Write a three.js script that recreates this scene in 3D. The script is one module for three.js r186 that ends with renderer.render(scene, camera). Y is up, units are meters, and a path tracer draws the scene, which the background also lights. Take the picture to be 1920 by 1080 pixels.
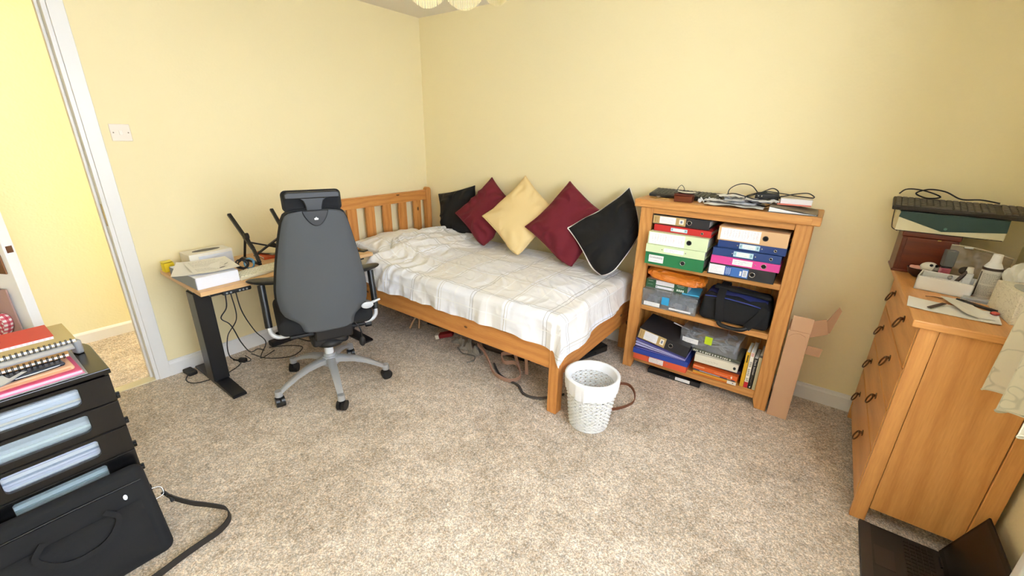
import * as THREE from 'three';
import { RoundedBoxGeometry } from 'three/addons/geometries/RoundedBoxGeometry.js';
import { mergeGeometries, mergeVertices, toCreasedNormals } from 'three/addons/utils/BufferGeometryUtils.js';

// ---------- camera, sky, exposure ----------
const scene = new THREE.Scene();
const camera = new THREE.PerspectiveCamera(68.46, 1920 / 1080, 0.05, 60);
camera.position.set(3.1266, 1.4836, 2.8657);
camera.rotation.set(-0.3474, 0.6299, 0.0203, 'YXZ');
scene.add(camera);
const renderer = new THREE.WebGLRenderer({ antialias: true });
renderer.toneMapping = THREE.LinearToneMapping;
renderer.toneMappingExposure = 1.0;
renderer.shadowMap.enabled = true;
scene.background = new THREE.Color().setRGB(0.85, 0.95, 1.09);   // even overcast daylight, seen and let in through the window
scene.backgroundIntensity = 16.2;

// ---------- helpers ----------
function rngOf(seed) { let a = seed >>> 0; return () => { a = (a + 0x6D2B79F5) | 0; let t = Math.imul(a ^ (a >>> 15), 1 | a); t = (t + Math.imul(t ^ (t >>> 7), 61 | t)) ^ t; return ((t ^ (t >>> 14)) >>> 0) / 4294967296; }; }
const rnd = rngOf(20240611);
const rr = (a, b) => a + (b - a) * rnd();
const V = (x, y, z) => new THREE.Vector3(x, y, z);
const clamp = (x, a, b) => Math.min(b, Math.max(a, x));
const sstep = (a, b, x) => { const t = clamp((x - a) / (b - a), 0, 1); return t * t * (3 - 2 * t); };
const lerp = (a, b, t) => a + (b - a) * t;
const HT = new Float32Array(65536); { const r = rngOf(7); for (let i = 0; i < 65536; i++) HT[i] = r(); }
const hsh = (x, y, s) => HT[((x * 157 + y * 8191 + s * 5077) ^ ((x + s) * 31 ^ y * 127)) & 65535];
function tnoise(x, y, px, py, s) {   // value noise that repeats every px, py cells
  const xi = Math.floor(x), yi = Math.floor(y); let fx = x - xi, fy = y - yi; fx = fx * fx * (3 - 2 * fx); fy = fy * fy * (3 - 2 * fy);
  const x0 = ((xi % px) + px) % px, x1 = (x0 + 1) % px, y0 = ((yi % py) + py) % py, y1 = (y0 + 1) % py;
  return lerp(lerp(hsh(x0, y0, s), hsh(x1, y0, s), fx), lerp(hsh(x0, y1, s), hsh(x1, y1, s), fx), fy);
}
const nz = (x, y, s = 1) => tnoise(x, y, 4096, 4096, s) * 2 - 1;
const fbm = (x, y, s = 1) => (nz(x, y, s) + 0.5 * nz(x * 2.1, y * 2.1, s + 1) + 0.25 * nz(x * 4.3, y * 4.3, s + 2)) / 1.75;

// ---------- textures ----------
function dataTex(w, h, fn, srgb, ru = 1, rv = 1) {
  const d = new Uint8Array(w * h * 4), o = [0, 0, 0];
  for (let y = 0; y < h; y++) for (let x = 0; x < w; x++) { fn(x, y, o); const i = (y * w + x) * 4; d[i] = clamp(o[0], 0, 255); d[i + 1] = clamp(o[1], 0, 255); d[i + 2] = clamp(o[2], 0, 255); d[i + 3] = 255; }
  const t = new THREE.DataTexture(d, w, h, THREE.RGBAFormat); t.wrapS = t.wrapT = THREE.RepeatWrapping; t.magFilter = THREE.LinearFilter; t.minFilter = THREE.LinearMipmapLinearFilter; t.generateMipmaps = true;
  if (srgb) t.colorSpace = THREE.SRGBColorSpace; t.repeat.set(ru, rv); t.needsUpdate = true; return t;
}
function canvasTex(w, h, draw) {
  const c = document.createElement('canvas'); c.width = w; c.height = h; const g = c.getContext('2d'); draw(g, w, h);
  const t = new THREE.CanvasTexture(c); t.colorSpace = THREE.SRGBColorSpace; t.anisotropy = 4; return t;
}
// wood: u along the grain (1 m per repeat), v across (0.5 m per repeat)
function woodTex(light, dark, seed, rings, knots = []) {
  const W = 1024, H = 512;
  return dataTex(W, H, (x, y, o) => {
    let u = x / W, v = y / H, kd = 0;
    let warp = tnoise(u * 3, v * 4, 3, 4, seed) * 0.10 + tnoise(u * 8, v * 12, 8, 12, seed + 1) * 0.018;
    for (const [ku, kv, kr] of knots) { const dx = (u - ku) * 1.0, dy = (v - kv) * 0.5, d = Math.hypot(dx * 0.55, dy); warp += 0.05 * Math.exp(-d * d / (kr * kr * 9)) * (dy > 0 ? 1 : -1); kd = Math.max(kd, 1 - sstep(kr * 0.55, kr * 1.25, d)); }
    const ring = 0.5 + 0.5 * Math.sin((v + warp) * rings * Math.PI * 2 + tnoise(u * 2, v * 6, 2, 6, seed + 3) * 4);
    const fib = tnoise(u * 24, v * 200, 24, 200, seed + 4), fib2 = tnoise(u * 60, v * 420, 60, 420, seed + 5), tone = tnoise(u * 2, v * 5, 2, 5, seed + 6);
    let t = clamp(0.34 * Math.pow(ring, 2) + 0.30 * fib + 0.18 * fib2 + 0.30 * tone - 0.12, 0, 1);
    for (let k = 0; k < 3; k++) o[k] = lerp(lerp(light[k], dark[k], t), dark[k] * 0.42, kd * 0.85);
  }, true);
}
const WOOD = {
  oak: woodTex([222, 164, 96], [188, 122, 60], 11, 16),
  pine: woodTex([226, 162, 90], [190, 116, 54], 23, 11, [[0.22, 0.3, 0.012], [0.71, 0.72, 0.010], [0.45, 0.88, 0.008], [0.9, 0.15, 0.009]]),
  chest: woodTex([236, 173, 102], [204, 136, 72], 37, 9),
  beech: woodTex([232, 190, 138], [212, 164, 110], 53, 8),
  mahogany: woodTex([122, 54, 28], [82, 32, 18], 61, 10),
};
const carpetRGB = [206, 190, 171];
const carpetTex = dataTex(2048, 2048, (x, y, o) => {     // 2 m of cut pile; tufts of 3-5 mm, brushed patches of 10-40 cm
  const u = x / 2048, v = y / 2048;
  const tuft = tnoise(u * 520, v * 520, 520, 520, 2), tuft2 = tnoise(u * 260, v * 260, 260, 260, 3), tip = tnoise(u * 1024, v * 1024, 1024, 1024, 4);
  const w1 = tnoise(u * 5, v * 5, 5, 5, 8), w2 = tnoise(u * 11 + w1 * 2, v * 11, 11, 11, 5), w3 = tnoise(u * 28 + w2 * 1.5, v * 28 + w1, 28, 28, 6), w4 = tnoise(u * 70, v * 70, 70, 70, 9);
  const patch = sstep(0.42, 0.72, 0.45 * w2 + 0.3 * w1 + 0.25 * w3);
  const m = 1 + (tuft - 0.5) * 0.34 + (tuft2 - 0.5) * 0.16 + (tip - 0.5) * 0.26 - patch * 0.075 + (w4 - 0.5) * 0.12;
  const warm = (tnoise(u * 340, v * 340, 340, 340, 12) - 0.5) * 12;
  o[0] = carpetRGB[0] * m + warm; o[1] = carpetRGB[1] * Math.pow(m, 1.08); o[2] = carpetRGB[2] * Math.pow(m, 1.22) - warm;
}, true);
const carpetBump = dataTex(1024, 1024, (x, y, o) => { const u = x / 1024, v = y / 1024; o[0] = o[1] = o[2] = 255 * (0.6 * tnoise(u * 260, v * 260, 260, 260, 2) + 0.4 * tnoise(u * 512, v * 512, 512, 512, 3)); }, false);
const paintBump = dataTex(512, 512, (x, y, o) => { const u = x / 512, v = y / 512; o[0] = o[1] = o[2] = 255 * (0.5 * tnoise(u * 120, v * 120, 120, 120, 2) + 0.5 * tnoise(u * 30, v * 30, 30, 30, 3)); }, false);
const weaveBump = dataTex(256, 256, (x, y, o) => { o[0] = o[1] = o[2] = 128 + 60 * Math.sin(x * Math.PI / 4) * Math.sin(y * Math.PI / 4) + 50 * (tnoise(x / 4, y / 4, 64, 64, 5) - 0.5); }, false);

// ---------- materials ----------
function mat(color, roughness = 0.6, extra = {}) { return new THREE.MeshStandardMaterial({ color, roughness, ...extra }); }
function phys(color, roughness, extra) { return new THREE.MeshPhysicalMaterial({ color, roughness, ...extra }); }
const M = {
  wall: mat('#f8e9bb', 0.85, { bumpMap: paintBump, bumpScale: 0.0006 }),
  hallWall: mat('#f8f0c6', 0.85, { bumpMap: paintBump, bumpScale: 0.0006 }),
  ceiling: mat('#efe7da', 0.9, { bumpMap: paintBump, bumpScale: 0.001 }),
  gloss: mat('#f3f1ee', 0.35),
  carpet: mat('#ffffff', 1.0, { map: carpetTex, bumpMap: carpetBump, bumpScale: 0.0028 }),
  oak: mat('#ffffff', 0.42, { map: WOOD.oak }), pine: mat('#ffffff', 0.45, { map: WOOD.pine }), chest: mat('#ffffff', 0.38, { map: WOOD.chest }),
  beech: mat('#ffffff', 0.4, { map: WOOD.beech }), mahogany: mat('#ffffff', 0.3, { map: WOOD.mahogany }),
  black: mat('#17171a', 0.55), blackSatin: mat('#1b1c1e', 0.35), blackFab: mat('#1a1b1e', 0.95, { bumpMap: weaveBump, bumpScale: 0.0006 }),
  chairGrey: mat('#4c5055', 0.55, { bumpMap: weaveBump, bumpScale: 0.0003 }), silver: mat('#b9bcc0', 0.38, { metalness: 0.45 }), chrome: mat('#c8c8c8', 0.18, { metalness: 1 }),
  white: mat('#f4f4f4', 0.5), paper: mat('#f4f3f0', 0.8), cream: mat('#eee3c4', 0.6), brass: mat('#b99a58', 0.35, { metalness: 0.9 }), bronze: mat('#8a6248', 0.4, { metalness: 0.7 }),
  cable: mat('#18181a', 0.5), card: mat('#cfa582', 0.85), leather: mat('#7a4a32', 0.6), tanStrap: mat('#b58d78', 0.8),
  clear: phys('#ffffff', 0.12, { transmission: 0.85, thickness: 0, ior: 1.4 }), clearGrey: phys('#dfe3e6', 0.35, { transmission: 0.6, thickness: 0 }),
};

// ---------- geometry ----------
function nonIdx(g) { const n = g.index ? g.toNonIndexed() : g; for (const k of Object.keys(n.attributes)) if (!['position', 'normal', 'uv'].includes(k)) n.deleteAttribute(k); if (!n.attributes.normal) n.computeVertexNormals(); if (!n.attributes.uv) n.setAttribute('uv', new THREE.BufferAttribute(new Float32Array(n.attributes.position.count * 2), 2)); n.morphAttributes = {}; return n; }
const merge = (l) => mergeGeometries(l.map(nonIdx), false);
const B = (w, h, d, r = 0.003, s = 1) => r > 0 ? new RoundedBoxGeometry(w, h, d, s, Math.min(r, w / 2.01, h / 2.01, d / 2.01)) : new THREE.BoxGeometry(w, h, d);
const X = (x0, x1, y0, y1, z0, z1, r = 0.003, s = 1) => B(x1 - x0, y1 - y0, z1 - z0, r, s).translate((x0 + x1) / 2, (y0 + y1) / 2, (z0 + z1) / 2);
const Cyl = (r0, r1, h, n = 20) => new THREE.CylinderGeometry(r1, r0, h, n);   // r0 below, r1 above
function tube(pts, r, seg = 40, rad = 6, closed = false) { return new THREE.TubeGeometry(new THREE.CatmullRomCurve3(pts.map((p) => p.isVector3 ? p : V(...p)), closed, 'centripetal'), seg, r, rad, closed); }
function strap(pts, w, t, seg = 40, up = V(0, 1, 0)) {   // flat band swept along a curve; w along up, t across
  const c = new THREE.CatmullRomCurve3(pts.map((p) => V(...p)), false, 'centripetal'), P = [], N = [], ix = [], uv = [];
  for (let i = 0; i <= seg; i++) {
    const p = c.getPoint(i / seg), T = c.getTangent(i / seg), s = V().crossVectors(T, up).normalize(), u = V().crossVectors(s, T).normalize();
    for (const [a, b] of [[-1, -1], [1, -1], [1, 1], [-1, 1]]) { P.push(p.x + s.x * a * t / 2 + u.x * b * w / 2, p.y + s.y * a * t / 2 + u.y * b * w / 2, p.z + s.z * a * t / 2 + u.z * b * w / 2); uv.push(i / seg, (b + 1) / 2); }
  }
  for (let i = 0; i < seg; i++) for (let k = 0; k < 4; k++) { const a = i * 4 + k, b = i * 4 + (k + 1) % 4; ix.push(a, b, a + 4, b, b + 4, a + 4); }
  ix.push(0, 2, 1, 0, 3, 2); const e = seg * 4; ix.push(e, e + 1, e + 2, e, e + 2, e + 3);
  const g = new THREE.BufferGeometry(); g.setAttribute('position', new THREE.Float32BufferAttribute(P, 3)); g.setAttribute('uv', new THREE.Float32BufferAttribute(uv, 2)); g.setIndex(ix); return toCreasedNormals(g, 0.9);
}
function grid(nu, nv, fn) {   // parametric sheet, fn(u, v) -> [x, y, z] or [x, y, z, s, t]
  const P = [], uv = [], ix = [];
  for (let j = 0; j <= nv; j++) for (let i = 0; i <= nu; i++) { const q = fn(i / nu, j / nv); P.push(q[0], q[1], q[2]); uv.push(q.length > 3 ? q[3] : i / nu, q.length > 3 ? q[4] : j / nv); }
  for (let j = 0; j < nv; j++) for (let i = 0; i < nu; i++) { const a = j * (nu + 1) + i, b = a + 1, c = a + nu + 1, d = c + 1; ix.push(a, b, d, a, d, c); }
  const g = new THREE.BufferGeometry(); g.setAttribute('position', new THREE.Float32BufferAttribute(P, 3)); g.setAttribute('uv', new THREE.Float32BufferAttribute(uv, 2)); g.setIndex(ix); g.computeVertexNormals(); return g;
}
function wuv(g, grain = 'x', su = 1, sv = 0.5) {   // uv in metres by the way each face points, grain along an axis
  const n = nonIdx(g), p = n.attributes.position, q = n.attributes.normal, uv = n.attributes.uv, ou = rnd(), ov = rnd(), gi = 'xyz'.indexOf(grain);
  for (let i = 0; i < p.count; i += 3) {
    const s = [0, 0, 0]; for (let k = 0; k < 3; k++) { s[0] += q.getX(i + k); s[1] += q.getY(i + k); s[2] += q.getZ(i + k); }
    const a = s.map(Math.abs), d = a.indexOf(Math.max(...a)); let U, W; const rest = [0, 1, 2].filter((k) => k !== d);
    if (d === gi) { U = rest[0]; W = rest[1]; } else { U = gi; W = rest.find((k) => k !== gi); }
    for (let k = 0; k < 3; k++) { const c = [p.getX(i + k), p.getY(i + k), p.getZ(i + k)]; uv.setXY(i + k, c[U] / su + ou, c[W] / sv + ov); }
  }
  return n;
}
function extr(pts, depth, bevel = 0.002, seg = 1) {   // outline in xy, thickness along z from 0
  const s = new THREE.Shape(pts.map((p) => new THREE.Vector2(p[0], p[1])));
  return new THREE.ExtrudeGeometry(s, { depth: depth - 2 * bevel, bevelEnabled: bevel > 0, bevelThickness: bevel, bevelSize: bevel, bevelOffset: -bevel, bevelSegments: seg, curveSegments: 12 }).translate(0, 0, bevel);
}

// ---------- objects ----------
const taken = {};
function numbered(n) { const k = taken[n] = (taken[n] ?? -1) + 1; return k ? n + '_' + String(k).padStart(3, '0') : n; }
function thing(name, label, category, [x, y, z] = [0, 0, 0], turn = 0, group) {
  const o = new THREE.Group(); o.name = numbered(name); o.position.set(x, y, z); o.rotation.y = turn; o.userData = { label, category }; if (group) o.userData.group = group; scene.add(o); return o;
}
function part(parent, name, geo, m) { const o = new THREE.Mesh(geo, m); o.name = name; o.castShadow = o.receiveShadow = true; parent.add(o); return o; }
function wpart(parent, name, geo, m) { const p = parent.position; return part(parent, name, geo.translate(-p.x, -p.y, -p.z), m); }   // geometry given in room coordinates, parent not turned
function single(name, label, category, geo, m, pos = [0, 0, 0], turn = 0, group) {
  const o = part(scene, numbered(name), geo, m); o.position.set(...pos); o.rotation.y = turn; o.userData = { label, category }; if (group) o.userData.group = group; return o;
}
function struct(name, geo, m, parent = scene) { const o = part(parent, name, geo, m); if (parent === scene) o.userData.kind = 'structure'; return o; }
// ---------- the room ----------
const RX = 3.88, RZ = 3.62, RH = 2.4, DZ0 = 2.33, DZ1 = 3.12, DH = 2.1, WZ0 = 1.42, WZ1 = 3.38, WY0 = 0.92, WY1 = 2.16, HX = -0.985;
function uvm(g, s = 2) { return wuv(g, 'x', s, s); }
struct('floor', uvm(X(-0.05, RX + 0.15, -0.1, 0, -0.15, RZ + 0.15, 0)), M.carpet);
struct('ceiling', uvm(X(-0.1, RX + 0.15, RH, RH + 0.12, -0.15, RZ + 0.15, 0), 1), M.ceiling);
struct('wall_back', uvm(X(-0.1, RX + 0.15, 0, RH, -0.15, 0, 0), 1), M.wall);
struct('wall_front', uvm(X(-0.1, RX + 0.15, 0, RH, RZ, RZ + 0.15, 0), 1), M.wall);
struct('wall_left', uvm(merge([X(-0.1, 0, 0, RH, 0, DZ0 - 0.03, 0), X(-0.1, 0, DH + 0.03, RH, DZ0 - 0.03, DZ1 + 0.03, 0), X(-0.1, 0, 0, RH, DZ1 + 0.03, RZ, 0)]), 1), M.wall);
struct('wall_right', uvm(merge([X(RX, RX + 0.15, 0, RH, 0, WZ0, 0), X(RX, RX + 0.15, 0, RH, WZ1, RZ, 0), X(RX, RX + 0.15, 0, WY0, WZ0, WZ1, 0), X(RX, RX + 0.15, WY1, RH, WZ0, WZ1, 0)]), 1), M.wall);
// skirting boards with a rounded top lip
function skirt(name, len, place) { const g = extr([[0, 0], [0.015, 0], [0.015, 0.078], [0.012, 0.084], [0.008, 0.088], [0.007, 0.098], [0.004, 0.1], [0, 0.1]], len, 0); place(g); struct(name, g, M.gloss); }
skirt('baseboard_back', RX, (g) => g.rotateY(-Math.PI / 2).translate(RX, 0, 0));
skirt('baseboard_left', 2.255, (g) => g);
skirt('baseboard_right', RZ, (g) => g.rotateY(Math.PI).translate(RX, 0, RZ));
// door lining, stop and architraves
const df = new THREE.Group(); df.name = 'trim_1'; df.userData.kind = 'structure'; scene.add(df);
part(df, 'door_lining', merge([X(-0.105, 0.005, 0, DH + 0.03, DZ0 - 0.03, DZ0, 0.002), X(-0.105, 0.005, 0, DH + 0.03, DZ1, DZ1 + 0.03, 0.002), X(-0.105, 0.005, DH, DH + 0.03, DZ0, DZ1, 0.002)]), M.gloss);
part(df, 'door_stop', merge([X(-0.085, -0.045, 0, DH, DZ0, DZ0 + 0.013, 0.003), X(-0.085, -0.045, 0, DH, DZ1 - 0.013, DZ1, 0.003)]), M.gloss);
for (const [za, zb, zi] of [[2.25, 2.312, 2.312], [DZ1 + 0.012, DZ1 + 0.074, DZ1 + 0.012]]) {
  const d = zi === zb ? -1 : 1;   // moulded face: flat board, a step and a bead on the edge next to the opening
  part(df, 'architrave', merge([X(0, 0.016, 0, DH + 0.08, Math.min(za, zi + d * 0.014), Math.max(zb, zi + d * 0.014), 0.003), X(0, 0.011, 0, DH + 0.08, Math.min(zi, zi + d * 0.018), Math.max(zi, zi + d * 0.018), 0.004, 2)]), M.gloss); }
part(df, 'strike_plate', merge([X(-0.03, -0.008, 0.97, 1.09, DZ0, DZ0 + 0.0015, 0), X(-0.024, -0.014, 1.01, 1.05, DZ0, DZ0 + 0.003, 0)]), M.brass);
struct('trim_2', X(-0.07, 0.005, 0, 0.008, DZ0 - 0.005, DZ1 + 0.005, 0.003), mat('#e8dcb8', 0.4)).userData.kind = 'structure';
// the hall beyond the doorway
struct('floor_hall', uvm(X(HX - 0.1, -0.05, -0.1, 0, 0.6, 5.2, 0)), M.carpet);
struct('ceiling_hall', uvm(X(HX - 0.1, -0.1, RH, RH + 0.12, 0.6, 5.2, 0), 1), M.ceiling);
struct('wall_hall', uvm(X(HX - 0.1, HX, 0, RH, 0.6, 5.2, 0), 1), M.hallWall);
struct('wall_hall_end', uvm(merge([X(HX, -0.1, 0, 0.85, 0.5, 0.6, 0), X(HX, -0.1, 1.95, RH, 0.5, 0.6, 0), X(HX, -0.85, 0.85, 1.95, 0.5, 0.6, 0), X(-0.22, -0.1, 0.85, 1.95, 0.5, 0.6, 0), X(HX, -0.1, 0, RH, 5.2, 5.3, 0), X(-0.1, 0, 0, RH, RZ + 0.15, 5.2, 0)]), 1), M.hallWall);
{ const g = extr([[0, 0], [0.015, 0], [0.015, 0.07], [0.008, 0.08], [0, 0.085]], 4.6, 0).translate(HX, 0, 0.6); struct('baseboard_hall', g, M.gloss); }
// window in the right-hand wall: frame, mullion, panes, sill
const win = new THREE.Group(); win.name = 'window_1'; win.userData.kind = 'structure'; scene.add(win);
{ const x0 = RX + 0.05, x1 = RX + 0.11, f = 0.06, zm = (WZ0 + WZ1) / 2;
  part(win, 'window_frame', merge([X(x0, x1, WY0, WY0 + f, WZ0, WZ1, 0.004), X(x0, x1, WY1 - f, WY1, WZ0, WZ1, 0.004), X(x0, x1, WY0 + f, WY1 - f, WZ0, WZ0 + f, 0.004), X(x0, x1, WY0 + f, WY1 - f, WZ1 - f, WZ1, 0.004), X(x0, x1, WY0 + f, WY1 - f, zm - 0.03, zm + 0.03, 0.004)]), M.gloss);
  const glass = phys('#ffffff', 0, { transmission: 1, thickness: 0, ior: 1.5 });
  for (const [a, b] of [[WZ0 + f, zm - 0.03], [zm + 0.03, WZ1 - f]]) part(win, 'pane', X(x0 + 0.025, x0 + 0.03, WY0 + f, WY1 - f, a, b, 0), glass);
  part(win, 'window_sill', X(RX - 0.03, RX + 0.05, WY0 - 0.025, WY0, WZ0 - 0.04, WZ1 + 0.04, 0.005), M.gloss); }
// landing window at the end of the hall
const win2 = new THREE.Group(); win2.name = 'window_2'; win2.userData.kind = 'structure'; scene.add(win2);
part(win2, 'window_frame', merge([X(-0.85, -0.22, 0.85, 0.9, 0.53, 0.57, 0.003), X(-0.85, -0.22, 1.9, 1.95, 0.53, 0.57, 0.003), X(-0.85, -0.80, 0.9, 1.9, 0.53, 0.57, 0.003), X(-0.27, -0.22, 0.9, 1.9, 0.53, 0.57, 0.003)]), M.gloss);
part(win2, 'pane', X(-0.80, -0.27, 0.9, 1.9, 0.548, 0.552, 0), phys('#ffffff', 0, { transmission: 1, thickness: 0, ior: 1.5 }));
// hall lamp, out of view along the hall: the doorway is lit from it
{ const t = thing('hall_lamp', 'white globe ceiling lamp in the hall', 'lamp', [-0.55, RH, 1.0]);
  part(t, 'ceiling_rose', Cyl(0.05, 0.05, 0.02).translate(0, -0.01, 0), M.white);
  part(t, 'globe', new THREE.SphereGeometry(0.11, 24, 16).translate(0, -0.13, 0), new THREE.MeshStandardMaterial({ color: '#ffffff', emissive: '#ffdf9a', emissiveIntensity: 3 }));
  const l = new THREE.PointLight(new THREE.Color(1, 0.84, 0.55), 2.4, 0, 2); l.position.set(0, -0.27, 0); l.shadow.radius = 5; l.castShadow = true; t.add(l); }
// ---------- bed ----------
const BED = thing('single_bed', 'pine single bed with slatted headboard in the corner', 'bed', [1.08, 0, 0.56]);
{ const z0 = 0.03, z1 = 1.09, hx = 0.035, p = (n, g, ax) => wpart(BED, n, wuv(g, ax), M.pine);
  const postGeo = (z) => { const g = extr([[-0.026, 0], [0.026, 0], [0.026, 0.985], [0.02, 0.997], [0.008, 1.004], [-0.008, 1.004], [-0.02, 0.997], [-0.026, 0.985]], 0.056, 0.003).rotateY(Math.PI / 2); return g.translate(hx, 0, z); };
  const mk = (zc) => { const g = extr([[-0.028, 0], [0.028, 0], [0.028, 0.982], [0.022, 0.996], [0.009, 1.005], [-0.009, 1.005], [-0.022, 0.996], [-0.028, 0.982]], 0.05, 0.003); g.rotateY(Math.PI / 2).translate(hx, 0, zc); return g; };
  p('post', mk(z0 + 0.028), 'y'); p('post', mk(z1 - 0.03), 'y');
  const rail = p('headboard_rail', X(hx + 0.008, hx + 0.036, 0.893, 0.972, z0 + 0.05, z1 - 0.05, 0.004), 'z');
  { const c = wpart(BED, 'rail_cap', wuv(X(hx + 0.003, hx + 0.046, 0.97, 0.981, z0 + 0.05, z1 - 0.05, 0.004, 2), 'z'), M.pine); }
  p('headboard_rail', X(hx + 0.008, hx + 0.036, 0.36, 0.45, z0 + 0.05, z1 - 0.05, 0.004), 'z');
  for (let k = 0; k < 6; k++) { const c = 0.19 + k * 0.1718 - (k > 4 ? 0.02 : 0); p('slat', X(hx + 0.012, hx + 0.032, 0.44, 0.90, c - 0.043, c + 0.043, 0.003), 'y'); }
  p('side_rail', X(0.06, 2.11, 0.275, 0.405, z1 - 0.032, z1 - 0.004, 0.004), 'x');
  p('side_rail', X(0.06, 2.11, 0.275, 0.405, z0 + 0.004, z0 + 0.032, 0.004), 'x');
  p('foot_rail', X(2.122, 2.15, 0.235, 0.405, z0 + 0.03, z1 - 0.03, 0.004), 'z');
  for (const z of [z0 + 0.03, z1 - 0.03]) p('leg', X(2.093, 2.155, 0, 0.40, z - 0.031, z + 0.031, 0.005), 'y');
  for (let k = 0; k < 11; k++) { const x = 0.2 + k * 0.18; p('bed_slat', X(x, x + 0.07, 0.335, 0.352, z0 + 0.033, z1 - 0.033, 0.002), 'z'); }
}
single('mattress', 'white mattress on the pine bed under the checked duvet', 'mattress', B(1.99, 0.19, 0.94, 0.05, 4), mat('#ebe8e2', 0.9), [1.1, 0.448, 0.555]);

// checked bed linen: u, v in metres, repeat of 0.52 m
const checkTex = canvasTex(1024, 1024, (g, W) => {
  g.fillStyle = '#f6f7fd'; g.fillRect(0, 0, W, W);
  g.fillStyle = 'rgba(236,231,222,0.5)'; g.fillRect(W * 0.06, 0, W * 0.42, W); g.fillRect(0, W * 0.06, W, W * 0.42);
  const r = rngOf(5);
  g.globalAlpha = 0.05; for (let i = 0; i < W; i += 2) { g.fillStyle = r() > 0.5 ? '#b8b0a8' : '#ffffff'; g.fillRect(i, 0, 1, W); g.fillStyle = r() > 0.5 ? '#b8b0a8' : '#ffffff'; g.fillRect(0, i, W, 1); } g.globalAlpha = 1;
  for (const [p, c, w] of [[0.02, '#a9a5a4', 7], [0.062, '#a9a5a4', 7], [0.27, '#fbfbfc', 12], [0.52, '#c3b8a6', 8], [0.555, '#c3b8a6', 4], [0.78, '#fbfbfc', 12]]) { g.fillStyle = c; g.globalAlpha = 0.85; g.fillRect(p * W - w / 2, 0, w, W); g.fillRect(0, p * W - w / 2, W, w); }
  g.globalAlpha = 1;
});
checkTex.wrapS = checkTex.wrapT = THREE.RepeatWrapping;
M.duvet = mat('#ffffff', 0.9, { map: checkTex, side: THREE.DoubleSide });

function softPillow(w, h, t, seed, pinch = 0.06, wr = 1) {   // closed cushion in the xy plane, plump along z
  const n = 56, half = (s) => grid(n, n, (a, b) => {
    const u = a * 2 - 1, v = b * 2 - 1, e = (1 - Math.pow(Math.abs(u), 2.6)) * (1 - Math.pow(Math.abs(v), 2.6));
    const x = u * w / 2 * (1 - pinch * (1 - v * v) * Math.abs(u)), y = v * h / 2 * (1 - pinch * (1 - u * u) * Math.abs(v));
    const rad = Math.hypot(u, v), an = Math.atan2(v, u);
    let z = t / 2 * Math.pow(Math.max(e, 0), 0.5);
    z += wr * 0.006 * fbm(x * 9 + seed, y * 9, seed) * Math.min(1, e * 5);
    z += wr * 0.005 * Math.sin(an * 11 + 3 * nz(rad * 3, an * 2, seed)) * sstep(0.45, 0.85, rad) * Math.min(1, e * 6);
    return [x, y, s * z + wr * 0.008 * nz(u * 2 + seed, v * 2, seed + 3), x, y];
  });
  const f = half(1), b = half(-1); const bi = b.index.array; for (let i = 0; i < bi.length; i += 3) { const q = bi[i]; bi[i] = bi[i + 1]; bi[i + 1] = q; }
  const m = mergeVertices(merge([f, b]).deleteAttribute('normal').deleteAttribute('uv'), 1e-5); m.computeVertexNormals(); return m;
}
{ // head pillow
  const g = softPillow(0.70, 0.44, 0.14, 31, 0.04, 1.2); g.rotateX(-Math.PI / 2).rotateY(Math.PI / 2);
  const p = g.attributes.position, uv = new Float32Array(p.count * 2); for (let i = 0; i < p.count; i++) { uv[2 * i] = p.getX(i) / 0.52 + 0.3; uv[2 * i + 1] = p.getZ(i) / 0.52 + 0.1; } g.setAttribute('uv', new THREE.BufferAttribute(uv, 2));
  const o = single('pillow', 'flat pale checked pillow at the headboard, tucked under the duvet', 'pillow', g, M.duvet, [0.325, 0.615, 0.60]); o.rotation.z = -0.08; }
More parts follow.
